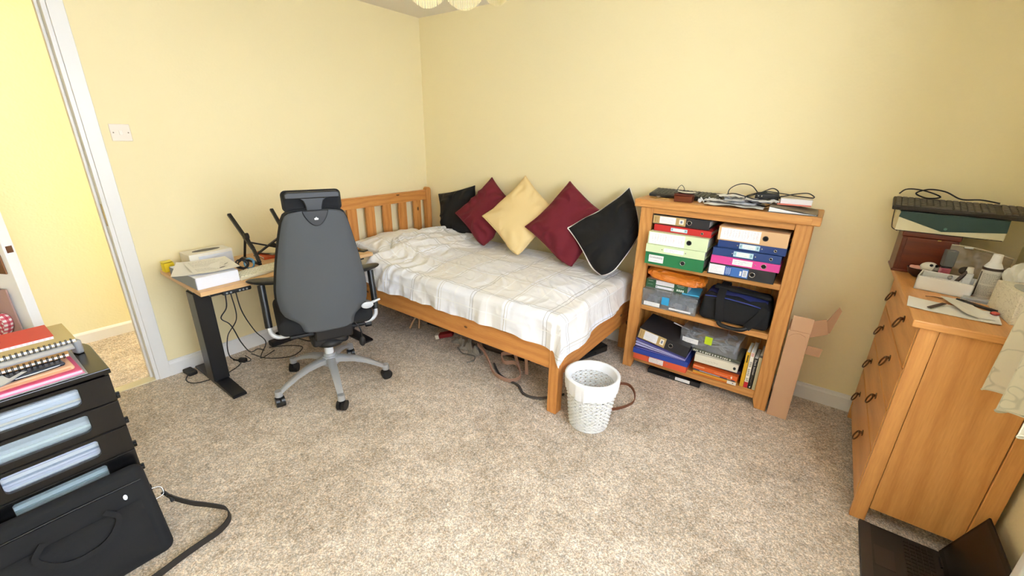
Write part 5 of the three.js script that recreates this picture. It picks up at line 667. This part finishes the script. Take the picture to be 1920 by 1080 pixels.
{ const t = thing('curtain_pole', 'white curtain pole above the window', 'curtain pole', [3.77, 2.235, 2.28]); part(t, 'pole', Cyl(0.014, 0.014, 2.50, 16).rotateX(Math.PI / 2).translate(0, 0.018, 0), M.white); for (const z of [-1.15, 1.15]) part(t, 'bracket', B(0.11, 0.03, 0.02, 0.003).translate(0.052, 0.018, z), M.white); for (const z of [-1.26, 1.26]) part(t, 'finial', new THREE.SphereGeometry(0.026, 16, 12).translate(0, 0.018, z), M.white); }
{ const t = thing('radiator', 'white panel radiator under the window', 'radiator', [3.82, 0.12, 2.02]); part(t, 'panel', B(0.05, 0.55, 1.5, 0.008, 2).translate(0, 0.275, 0), M.gloss);
  for (let k = 0; k < 28; k++) part(t, 'rib', B(0.012, 0.49, 0.022, 0.005).translate(-0.028, 0.275, -0.70 + k * 0.052), M.gloss); part(t, 'top_grille', B(0.06, 0.008, 1.5, 0.002).translate(0.0, 0.554, 0), M.gloss);
  const pp = part(t, 'pipe', Cyl(0.0075, 0.0075, 0.12, 12).translate(0, -0.06, -0.80), M.gloss); part(t, 'inlet', Cyl(0.0075, 0.0075, 0.06, 12).rotateX(Math.PI / 2).translate(0, 0.02, -0.775), M.chrome); const v = part(t, 'valve', Cyl(0.012, 0.012, 0.04, 14).translate(0, 0.01, -0.80), M.chrome); part(v, 'valve_head', Cyl(0.02, 0.017, 0.05, 18).translate(0, 0.052, -0.80), M.white); }
// ---------- drawer tower ----------
{ const t = thing('drawer_tower', 'black plastic drawer tower with clear windows and cream sides by the door', 'drawer tower', [1.06, 0, 2.86]), x1 = 1.23, z0 = 2.655, z1 = 3.06, cream = mat('#dcd8c6', 0.5), blk = mat('#0f0f11', 0.22);
  const top = []; top.push([x1 + 0.006, z0 - 0.004], [x1 + 0.006, z1 + 0.004]); for (let i = 0; i <= 8; i++) { const a = i / 8 * Math.PI / 2; top.push([0.97 - 0.11 * Math.sin(a), z1 + 0.004 - 0.11 + 0.11 * Math.cos(a)]); } for (let i = 0; i <= 8; i++) { const a = i / 8 * Math.PI / 2; top.push([0.97 - 0.11 * Math.cos(a), z0 - 0.004 + 0.11 - 0.11 * Math.sin(a)]); }
  wpart(t, 'top_board', extr(top.map(([x, z]) => [x, -z]), 0.02, 0.003, 2).rotateX(-Math.PI / 2).translate(0, 0.67, 0), blk);
  wpart(t, 'side_panel', X(0.88, x1 - 0.018, 0.0, 0.67, z0 + 0.002, z0 + 0.012, 0.003), cream); wpart(t, 'side_panel', X(0.88, x1 - 0.018, 0.0, 0.67, z1 - 0.012, z1 - 0.002, 0.003), cream); wpart(t, 'back_panel', X(0.872, 0.88, 0.0, 0.67, z0 + 0.012, z1 - 0.012, 0.002), cream);
  const shp = new THREE.Shape(); const W = z1 - z0 - 0.004, H = 0.103, a = 0.085, r = 0.018; shp.moveTo(-W / 2, 0); shp.lineTo(W / 2, 0); shp.lineTo(W / 2, H); shp.lineTo(-W / 2, H); shp.closePath();
  const ho = new THREE.Path(), hx0 = -W / 2 + a, hx1 = W / 2 - a, hy0 = 0.026, hy1 = 0.090; ho.moveTo(hx0 + r, hy0); ho.lineTo(hx1 - r, hy0); ho.quadraticCurveTo(hx1, hy0, hx1, hy0 + r); ho.lineTo(hx1, hy1 - 0.006); ho.lineTo(hx1 - 0.006, hy1); ho.lineTo(hx0 + 0.006, hy1); ho.lineTo(hx0, hy1 - 0.006); ho.lineTo(hx0, hy0 + r); ho.quadraticCurveTo(hx0, hy0, hx0 + r, hy0); shp.holes.push(ho);
  const frontG = new THREE.ExtrudeGeometry(shp, { depth: 0.012, bevelEnabled: true, bevelSize: 0.0015, bevelThickness: 0.0015, bevelOffset: -0.0015, bevelSegments: 1, curveSegments: 8 }).rotateY(Math.PI / 2);
  const pane = phys('#f4f8fb', 0.08, { transmission: 0.95, thickness: 0 });
  for (let k = 0; k < 6; k++) { const y = 0.024 + k * 0.1072, d = part(t, 'drawer', frontG, blk); d.position.set(x1 - 0.014 - 1.06, y, (z0 + z1) / 2 - 2.86);
    part(d, 'pane', B(0.002, hy1 - hy0 + 0.008, hx1 - hx0 + 0.008, 0).translate(0.003, (hy0 + hy1) / 2, 0), pane);
    part(d, 'drawer_tray', merge([B(0.30, 0.002, W - 0.03, 0).translate(-0.155, 0.008, 0), B(0.30, 0.075, 0.002, 0).translate(-0.155, 0.045, W / 2 - 0.02), B(0.30, 0.075, 0.002, 0).translate(-0.155, 0.045, -W / 2 + 0.02)]), cream);
    part(d, 'catch', merge([B(0.012, 0.014, 0.010, 0.002).translate(0.006, 0.028, -W / 2 - 0.005), B(0.006, 0.02, 0.012, 0.002).translate(0.001, 0.033, -W / 2 - 0.005)]).translate(0, -0.018, 0), blk); } }
for (const [k, c, label] of [[5, ['#f8fafe', '#dfe6f2', '#f0e6d4', '#b8c2d0'], 'papers and cards seen through the topmost drawer window'], [4, ['#b2bcc4', '#d2dce0', '#eef8f4', '#c2ced2'], 'grey-blue papers seen through the second drawer window from the top'], [3, ['#f2f2fc', '#dfe2f4', '#fcfcff', '#9aa8c2'], 'white and lilac papers seen through the third drawer window from the top'], [2, ['#d2e2e2', '#e8f0f0', '#b8cccc', '#dfe8ea'], 'pale papers seen through the fourth drawer window from the top']]) {
  const t = thing('paper_stack', label, 'paper', [1.06, 0.024 + k * 0.1072 + 0.0095, 2.858], 0, 'papers in the drawer tower'); let y = 0; for (let i = 0; i < 7; i++) { const h = 0.006 + rnd() * 0.008; part(t, 'bundle', B(0.28 - rnd() * 0.012, h, 0.33, 0.001).translate(0.004 + rnd() * 0.004, y + h / 2, rr(-0.008, 0.008)), mat(c[(i * 3 + k) % 4], 0.7)); y += h; } }
// ---------- stack on the tower ----------
const TT = 0.6905;
{ const t = thing('plastic_wallet', 'clear plastic wallet with a rounded corner on the drawer tower', 'wallet', [1.08, TT, 2.86]); part(t, 'film', B(0.30, 0.004, 0.31, 0.0018, 2).translate(0.0, 0.002, 0), M.clearGrey); }
{ const t = thing('pink_folder', 'bright pink folder at the bottom of the stack on the drawer tower', 'folder', [1.085, TT + 0.0045, 2.875], 0.03); part(t, 'cover', B(0.29, 0.003, 0.32, 0.001).translate(0, 0.0015, 0), mat('#ec8fb4', 0.5)); part(t, 'sheets', B(0.282, 0.008, 0.312, 0.001).translate(0, 0.007, 0), mat('#f3c6d6', 0.6)); part(t, 'cover', B(0.288, 0.003, 0.318, 0.001).translate(-0.003, 0.0125, 0.003), mat('#e0608c', 0.5)); }
{ const t = thing('peach_pouch', 'soft peach pouch under the spectacle case on the drawer tower', 'pouch', [1.135, TT + 0.0185, 2.83], 0.05); part(t, 'cloth', new RoundedBoxGeometry(0.15, 0.016, 0.20, 4, 0.0075).translate(0, 0.008, 0), mat('#eab896', 0.8)); part(t, 'hem', tube([[0.074, 0.009, -0.09], [0.077, 0.010, 0], [0.074, 0.009, 0.09]], 0.003, 16, 6), mat('#d8a078', 0.8)); }
{ const t = thing('spectacle_case', 'dark blue-black glossy case on the peach pouch, drawer tower', 'case', [1.135, TT + 0.035, 2.815], 0.12); part(t, 'shell', new RoundedBoxGeometry(0.12, 0.012, 0.13, 4, 0.0058).translate(0, 0.006, 0), mat('#23283a', 0.25)); part(t, 'edge', tube([[0.058, 0.006, -0.055], [0.061, 0.006, 0], [0.058, 0.006, 0.055]], 0.002, 16, 6), M.silver); }
single('letter_bundle', 'white letters fanned at the left of the stack on the drawer tower', 'paper', (() => { const l = []; for (let i = 0; i < 7; i++) l.push(thick(sheet(0.2, 0.14, 0.003, i + 20)).rotateY(0.12 * i).translate(0.01 * i, 0.004 * i, 0)); return merge(l); })(), mat('#e9ebf2', 0.7, { side: THREE.DoubleSide }), [1.10, TT + 0.019, 2.955], 0.1);
function spiralBook(label, pos, turn, w, d, h, coverM, wireM, colors) { // bound edge towards +x
  const t = thing('spiral_notebook', label, 'notebook', pos, turn, 'spiral notebooks on the drawer tower'); part(t, 'cover', B(w, 0.0015, d, 0.0005).translate(0, h - 0.0008, 0), coverM); part(t, 'pages', B(w - 0.004, h - 0.003, d - 0.004, 0).translate(0, h / 2, 0), mat(colors ?? '#f1f1f4', 0.7)); part(t, 'back_cover', B(w, 0.0015, d, 0.0005).translate(0, 0.0008, 0), coverM);
  const n = Math.floor(d / 0.013); for (let i = 0; i < n; i++) part(t, 'wire_loop', SPG, wireM).position.set(w / 2 - 0.003, h / 2, -d / 2 + 0.012 + i * 0.013); return t; }
const SPG = merge([new THREE.TorusGeometry(0.0085, 0.0011, 5, 14), new THREE.TorusGeometry(0.0085, 0.0011, 5, 14).translate(0, 0, 0.003)]);
spiralBook('brown spiral notebook with black holes in the stack on the drawer tower', [1.04, TT + 0.0485, 2.87], -0.03, 0.21, 0.297, 0.011, mat('#c69c66', 0.7), M.black);
single('curled_papers', 'curled white sheets between the two spiral notebooks on the drawer tower', 'paper', (() => { const l = []; for (let i = 0; i < 4; i++) l.push(thick(grid(20, 20, (a, b) => [(a - 0.5) * 0.21, 0.001 + 0.0016 * i + 0.009 * sstep(0.5, 1, b) * (0.5 + 0.5 * i / 4), (b - 0.5) * 0.297]))); return merge(l); })(), mat('#eeeff4', 0.7, { side: THREE.DoubleSide }), [1.02, TT + 0.060, 2.855], 0.02);
spiralBook('white wire-bound notebook with a beige cover under the red notebook', [0.985, TT + 0.0715, 2.842], 0.02, 0.21, 0.297, 0.012, mat('#d2bd84', 0.7), mat('#505058', 0.3, { metalness: 0.8 }), '#eef0f8');
{ const t = thing('red_notebook', 'red notebook lying on top of the stack on the drawer tower', 'notebook', [0.965, TT + 0.084, 2.878], 0.02); part(t, 'cover', B(0.15, 0.002, 0.28, 0.0008).translate(0, 0.011, 0), mat('#e0503c', 0.55)); part(t, 'pages', B(0.146, 0.0095, 0.276, 0).translate(0, 0.0052, 0), mat('#f2f0f6', 0.7)); part(t, 'binding', merge(Array.from({ length: 20 }, (_, i) => B(0.004, 0.006, 0.006, 0.001).translate(0.075, 0.006, -0.13 + i * 0.0137))), mat('#e8d4dc', 0.5)).userData.kind = 'stuff'; }
{ const t = thing('clear_organiser', 'small clear plastic clip at the far right of the notebook stack', 'clip', [1.01, TT, 2.69], 0.3); part(t, 'body', new RoundedBoxGeometry(0.04, 0.055, 0.022, 3, 0.008).translate(0, 0.0275, 0), M.clearGrey); part(t, 'foot', B(0.035, 0.008, 0.02, 0.003).translate(0, 0.004, 0), mat('#3a322c', 0.4)); }
// ---------- laptop bag leaning against the tower ----------
{ const t = thing('laptop_bag', 'black fabric laptop bag leaning against the drawer tower', 'bag', [1.395, 0, 2.87]); const lean = 0.49, W = 0.42, H = 0.345, D = 0.075;
  const put = (g) => g.rotateZ(lean).translate(0.028, 0.0, 0);   // local: x thickness (front at +x), y up, z width
  const body = new RoundedBoxGeometry(D, H, W, 10, 0.03); { const p = body.attributes.position; for (let i = 0; i < p.count; i++) { const x = p.getX(i), y = p.getY(i), z = p.getZ(i); const u = 1 - Math.pow(Math.abs(y) / (H / 2), 3), v = 1 - Math.pow(Math.abs(z) / (W / 2), 4); p.setX(i, x * (0.86 + 0.2 * u * v) + 0.005 * fbm(y * 13, z * 13, 4) + 0.005 * (1 - Math.abs(nz(y * 9 + z * 6, z * 9 - y * 4, 11))) * u); } }
  const bg = mergeVertices(nonIdx(body).deleteAttribute('normal').deleteAttribute('uv'), 1e-4); bg.computeVertexNormals();
  part(t, 'body', put(bg.translate(0, H / 2, 0)), M.blackFab);
  part(t, 'pocket', put(grid(30, 24, (a, b) => { const z = (a - 0.5) * 0.34, y = 0.02 + b * 0.2; const u = 1 - Math.pow(Math.abs(a * 2 - 1), 6), v = 1 - Math.pow(Math.abs(b * 2 - 1), 6); return [D / 2 + 0.004 + 0.016 * u * v + 0.004 * fbm(z * 14, y * 14, 6) + 0.005 * (1 - Math.abs(nz(z * 11 + y * 5, y * 9, 8))) * u * v, y, z]; })), M.blackFab);
  part(t, 'zip', put(tube([[D / 2 - 0.004, 0.285, -0.19], [D / 2 + 0.003, 0.288, 0], [D / 2 - 0.004, 0.285, 0.19]], 0.004, 30, 6)), mat('#0c0c0e', 0.5));
  part(t, 'front_handle', put(strap([[D / 2 + 0.012, 0.235, -0.075], [D / 2 + 0.02, 0.20, -0.10], [D / 2 + 0.026, 0.15, -0.06], [D / 2 + 0.028, 0.135, 0], [D / 2 + 0.026, 0.15, 0.06], [D / 2 + 0.02, 0.20, 0.10], [D / 2 + 0.012, 0.235, 0.075]], 0.030, 0.016, 50, V(1, 0, 0.0))), M.blackFab);
  part(t, 'badge', put(Cyl(0.009, 0.009, 0.004, 20).scale(1, 1, 0.62).rotateZ(Math.PI / 2).translate(D / 2 + 0.006, 0.25, -0.135)), M.silver);
  part(t, 'side_ring', tube([[-0.09, 0.20, -0.20], [-0.085, 0.19, -0.235], [-0.07, 0.165, -0.235], [-0.068, 0.16, -0.20]], 0.0025, 20, 6), M.chrome);
  part(t, 'buckle', merge([B(0.028, 0.016, 0.012, 0.003).rotateZ(-0.6).translate(-0.06, 0.135, -0.252), new THREE.TorusGeometry(0.012, 0.003, 6, 16).translate(-0.078, 0.160, -0.24)]), M.blackSatin);
  part(t, 'shoulder_strap', strap([[-0.076, 0.168, -0.236], [-0.062, 0.137, -0.254], [-0.03, 0.09, -0.30], [0.0, 0.06, -0.345], [0.045, 0.035, -0.385], [0.09, 0.025, -0.375], [0.118, 0.022, -0.33], [0.122, 0.02, -0.27], [0.128, 0.02, -0.21], [0.14, 0.018, -0.13], [0.148, 0.02, -0.04], [0.15, 0.02, 0.08], [0.13, 0.02, 0.2]], 0.034, 0.004, 90, V(0.25, 1, 0.2)), mat('#2a2726', 0.7)); }
// ---------- ceiling lamp with a fringed shade ----------
{ const t = thing('pendant_lamp', 'cream fringed lampshade hanging from the ceiling', 'lamp', [2.035, 1.912, 1.75]); const n = 10, R = 0.225, a0 = Math.atan2(1.75 - 2.8657, 2.02 - 3.1266), edge = (th) => 0.06 - 0.015 * Math.abs(Math.sin((th - a0) * n / 2)) , fab = phys('#f0dc9c', 0.85, { transmission: 0.3, thickness: 0, side: THREE.DoubleSide });
  part(t, 'ceiling_rose', Cyl(0.05, 0.045, 0.025, 24).translate(0, 0.4755, 0), M.white); part(t, 'flex', Cyl(0.004, 0.004, 0.19, 8).translate(0, 0.375, 0), M.white);
  part(t, 'shade', grid(96, 16, (a, b) => { const th = a * Math.PI * 2, e = edge(th), y = lerp(e, 0.285, b), q = (y - 0.045) / 0.24, r = R * (1 - 0.72 * Math.pow(q, 1.6)) * (1 + 0.02 * Math.abs(Math.sin((th - a0) * n / 2)) * (1 - q)); return [r * Math.cos(th), y, r * Math.sin(th)]; }), fab);
  part(t, 'top_ring', new THREE.TorusGeometry(R * 0.28, 0.004, 6, 30).rotateX(Math.PI / 2).translate(0, 0.285, 0), M.brass);
  const fr = []; for (let i = 0; i < 300; i++) { const th = i / 300 * Math.PI * 2, e = edge(th), lobe = Math.abs(Math.sin((th - a0) * n / 2)), L = 0.032 + 0.026 * Math.pow(lobe, 0.6); fr.push(tube([[R * 1.01 * Math.cos(th), e + 0.004, R * 1.01 * Math.sin(th)], [R * 1.012 * Math.cos(th), e - L * 0.5, R * 1.012 * Math.sin(th)], [R * (1.01 + rr(-0.01, 0.01)) * Math.cos(th), e - L, R * 1.01 * Math.sin(th)]], 0.0019, 4, 4)); }
  part(t, 'fringe', merge(fr), mat('#f0e0ae', 0.8)).userData.kind = 'stuff';
  part(t, 'trim_band', tube(Array.from({ length: 160 }, (_, i) => { const th = i / 160 * Math.PI * 2; return V(R * 1.012 * Math.cos(th), edge(th) + 0.002, R * 1.012 * Math.sin(th)); }), 0.0035, 320, 5, true), mat('#e2c888', 0.7));
  part(t, 'bulb', new THREE.SphereGeometry(0.03, 16, 12).translate(0, 0.20, 0), M.white); part(t, 'bulb_holder', Cyl(0.016, 0.018, 0.06, 16).translate(0, 0.255, 0), M.white); }
// ---------- the open bedroom door ----------
{ const d = new THREE.Group(); d.name = 'door_1'; d.userData.kind = 'structure'; d.position.set(0.012, 0.006, 3.105); const dx = 0.66 - 0.012, dz = 2.74 - 3.105; d.rotation.y = Math.atan2(-dz, dx); scene.add(d); const L = Math.hypot(dx, dz);
  part(d, 'door_leaf', B(L, 2.06, 0.035, 0.002).translate(L / 2, 1.03, 0), M.gloss);
  for (const [y0, y1] of [[0.2, 0.86], [1.08, 1.86]]) part(d, 'panel_moulding', merge([B(L - 0.24, 0.014, 0.006, 0.002).translate(L / 2, y0, 0.02), B(L - 0.24, 0.014, 0.006, 0.002).translate(L / 2, y1, 0.02), B(0.014, y1 - y0, 0.006, 0.002).translate(0.12, (y0 + y1) / 2, 0.02), B(0.014, y1 - y0, 0.006, 0.002).translate(L - 0.12, (y0 + y1) / 2, 0.02)]), M.gloss);
  const h = part(d, 'door_handle', merge([B(0.038, 0.15, 0.006, 0.003).translate(L - 0.04, 1.01, 0.0205), Cyl(0.008, 0.008, 0.05, 12).rotateX(Math.PI / 2).translate(L - 0.04, 1.034, 0.045), tube([[L - 0.04, 1.034, 0.066], [L - 0.09, 1.036, 0.07], [L - 0.13, 1.03, 0.068], [L - 0.155, 1.035, 0.066]], 0.0085, 20, 8)]), M.bronze);
  part(d, 'latch_plate', B(0.001, 0.026, 0.02, 0).translate(L + 0.0003, 1.03, 0), M.bronze);
  const q = thing('door_hanging', 'mauve fabric wall hanging on the open white door', 'hanging', [d.position.x, 0.30, d.position.z], d.rotation.y); part(q, 'cloth', B(L - 0.11, 0.58, 0.006, 0.002).translate(L / 2 + 0.01, 0.29, 0.028), mat('#b29188', 0.9, { bumpMap: weaveBump, bumpScale: 0.0004 })); part(q, 'hem', B(L - 0.11, 0.02, 0.008, 0.003).translate(L / 2 + 0.01, 0.012, 0.028), mat('#a8877e', 0.9));
  const ging = (c) => mat('#ffffff', 0.85, { map: canvasTex(128, 128, (g, W) => { g.fillStyle = '#f6eeea'; g.fillRect(0, 0, W, W); g.fillStyle = c; g.globalAlpha = 0.6; for (let i = 0; i < 4; i++) { g.fillRect(i * 32, 0, 16, W); g.fillRect(0, i * 32, W, 16); } }) });
  for (const [n, c, y, x] of [['red gingham padded heart hanging low on the mauve cloth', '#c01c34', 0.425, L - 0.12], ['pink gingham padded heart hanging above the red one on the door', '#e85a88', 0.535, L - 0.20]]) { const o = thing('fabric_heart', n, 'heart', [d.position.x, 0.30, d.position.z], d.rotation.y); const S = new THREE.Shape(); S.moveTo(0, -0.05); S.bezierCurveTo(0.07, 0.0, 0.06, 0.055, 0.025, 0.05); S.bezierCurveTo(0.01, 0.048, 0, 0.035, 0, 0.03); S.bezierCurveTo(0, 0.035, -0.01, 0.048, -0.025, 0.05); S.bezierCurveTo(-0.06, 0.055, -0.07, 0, 0, -0.05);
    const g = new THREE.ExtrudeGeometry(S, { depth: 0.006, bevelEnabled: true, bevelThickness: 0.012, bevelSize: 0.006, bevelSegments: 4, curveSegments: 12 }); const uv = g.attributes.uv; for (let i = 0; i < uv.count; i++) uv.setXY(i, uv.getX(i) * 14 + 0.5, uv.getY(i) * 14 + 0.5); const mm = ging(c); mm.map.wrapS = mm.map.wrapT = THREE.RepeatWrapping; part(o, 'cushion', g.translate(x, y, 0.044), mm); part(o, 'loop', tube([[x - 0.004, y + 0.034, 0.05], [x - 0.002, y + 0.07, 0.034], [x + 0.004, y + 0.034, 0.05]], 0.0016, 16, 5), M.white); } }
// ---------- under the bed ----------
single('handbag_strap', 'dusty pink leather strap tangle under the middle of the bed', 'strap', merge([strap([[1.38, 0.10, 0.86], [1.47, 0.09, 0.90], [1.55, 0.05, 0.94], [1.60, 0.022, 0.97], [1.68, 0.022, 1.0], [1.77, 0.022, 0.99], [1.80, 0.04, 0.94], [1.72, 0.08, 0.88], [1.64, 0.07, 0.90], [1.60, 0.10, 0.87], [1.66, 0.12, 0.84]], 0.030, 0.007, 90, V(0.2, 1, 0.3))]), M.tanStrap);
single('handbag_strap', 'short pink-brown strap hanging behind the pink tangle under the bed', 'strap', strap([[1.60, 0.22, 0.80], [1.66, 0.16, 0.83], [1.72, 0.08, 0.86], [1.75, 0.05, 0.88]], 0.022, 0.005, 30, V(1, 0.3, 0)), M.tanStrap);
single('handbag_strap', 'upright pink-brown strap end near the bed foot under the rail', 'strap', strap([[1.76, 0.20, 0.84], [1.79, 0.12, 0.86], [1.81, 0.03, 0.88]], 0.024, 0.005, 20, V(1, 0.2, 0)), M.tanStrap);
single('handbag', 'dark brown handbag lying under the bed behind the pink straps', 'bag', (() => { const g = new RoundedBoxGeometry(0.42, 0.16, 0.30, 8, 0.06), p = g.attributes.position; for (let i = 0; i < p.count; i++) { const x = p.getX(i), y = p.getY(i), z = p.getZ(i); p.setXYZ(i, x + 0.008 * fbm(y * 10, z * 10, 3), y + 0.01 * fbm(x * 8, z * 8, 4) * (y > 0 ? 1 : 0), z); } const m = mergeVertices(nonIdx(g).deleteAttribute('normal').deleteAttribute('uv'), 1e-4); m.computeVertexNormals(); return m.translate(0, 0.082, 0); })(), mat('#3a2a24', 0.6), [1.52, 0, 0.62], 0.1);
single('power_lead', 'thick dark cord curving on the carpet beside the bed leg', 'cord', tube([[1.54, 0.012, 0.88], [1.66, 0.012, 0.965], [1.76, 0.012, 0.985], [1.83, 0.012, 0.995], [1.90, 0.012, 1.045], [1.98, 0.012, 1.04], [2.05, 0.012, 0.98], [2.10, 0.012, 0.90]], 0.0075, 80, 8), mat('#4a4440', 0.6));
{ const t = thing('pencil_box', 'dark red flat box with a cream end under the bed', 'box', [1.0, 0, 0.80], 0.55); part(t, 'body', B(0.12, 0.03, 0.055, 0.003).rotateZ(0.25).translate(0, 0.036, 0), mat('#8a1f24', 0.5)); part(t, 'end_cap', B(0.03, 0.034, 0.058, 0.003).rotateZ(0.25).translate(-0.06, 0.022, 0), mat('#e2d8c8', 0.6)); }
single('textile_bundle', 'crumpled grey-green patterned cloth under the bed', 'cloth', grid(60, 30, (a, b) => { const x = (a - 0.5) * 0.32, z = (b - 0.5) * 0.13 * (0.75 + 0.25 * Math.sin(a * 17)); return [x, 0.004 + 0.10 * Math.max(0, fbm(a * 9, b * 6, 4) + 0.3) * Math.sin(Math.PI * a) * Math.sin(Math.PI * b), z]; }), mat('#a39c90', 0.9, { side: THREE.DoubleSide }), [1.23, 0, 0.80], -0.3);
single('wooden_hanger', 'pale wooden hanger end poking from under the bed', 'hanger', tube([[0, 0.012, 0], [0.03, 0.09, -0.03], [0.045, 0.12, -0.05], [0.06, 0.08, -0.05], [0.075, 0.02, -0.03]], 0.008, 30, 8), mat('#c8a078', 0.6), [0.66, 0, 0.86]);
{ const t = thing('shoe_box', 'black flat box under the head of the bed', 'box', [0.86, 0, 0.55], 0.1); part(t, 'body', B(0.36, 0.10, 0.28, 0.004).translate(0, 0.05, 0), M.black); part(t, 'lid', B(0.37, 0.03, 0.29, 0.004).translate(0, 0.105, 0), M.blackSatin); }
{ const t = thing('black_suitcase', 'flat black case lying under the foot of the bed', 'case', [1.87, 0, 0.33], -0.33); part(t, 'shell', B(0.30, 0.055, 0.36, 0.012, 2).translate(0, 0.0275, 0), M.blackSatin); part(t, 'handle', tube([[0.15, 0.03, -0.05], [0.168, 0.032, -0.04], [0.168, 0.032, 0.04], [0.15, 0.03, 0.05]], 0.005, 20, 6), M.black); }
single('grey_shoe_lace', 'thin grey lace curling out from under the bed', 'lace', tube([[1.18, 0.01, 0.86], [1.27, 0.01, 0.90], [1.36, 0.01, 0.88], [1.40, 0.01, 0.93], [1.38, 0.008, 0.98]], 0.004, 40, 6), mat('#7c766c', 0.8));
renderer.render(scene, camera);
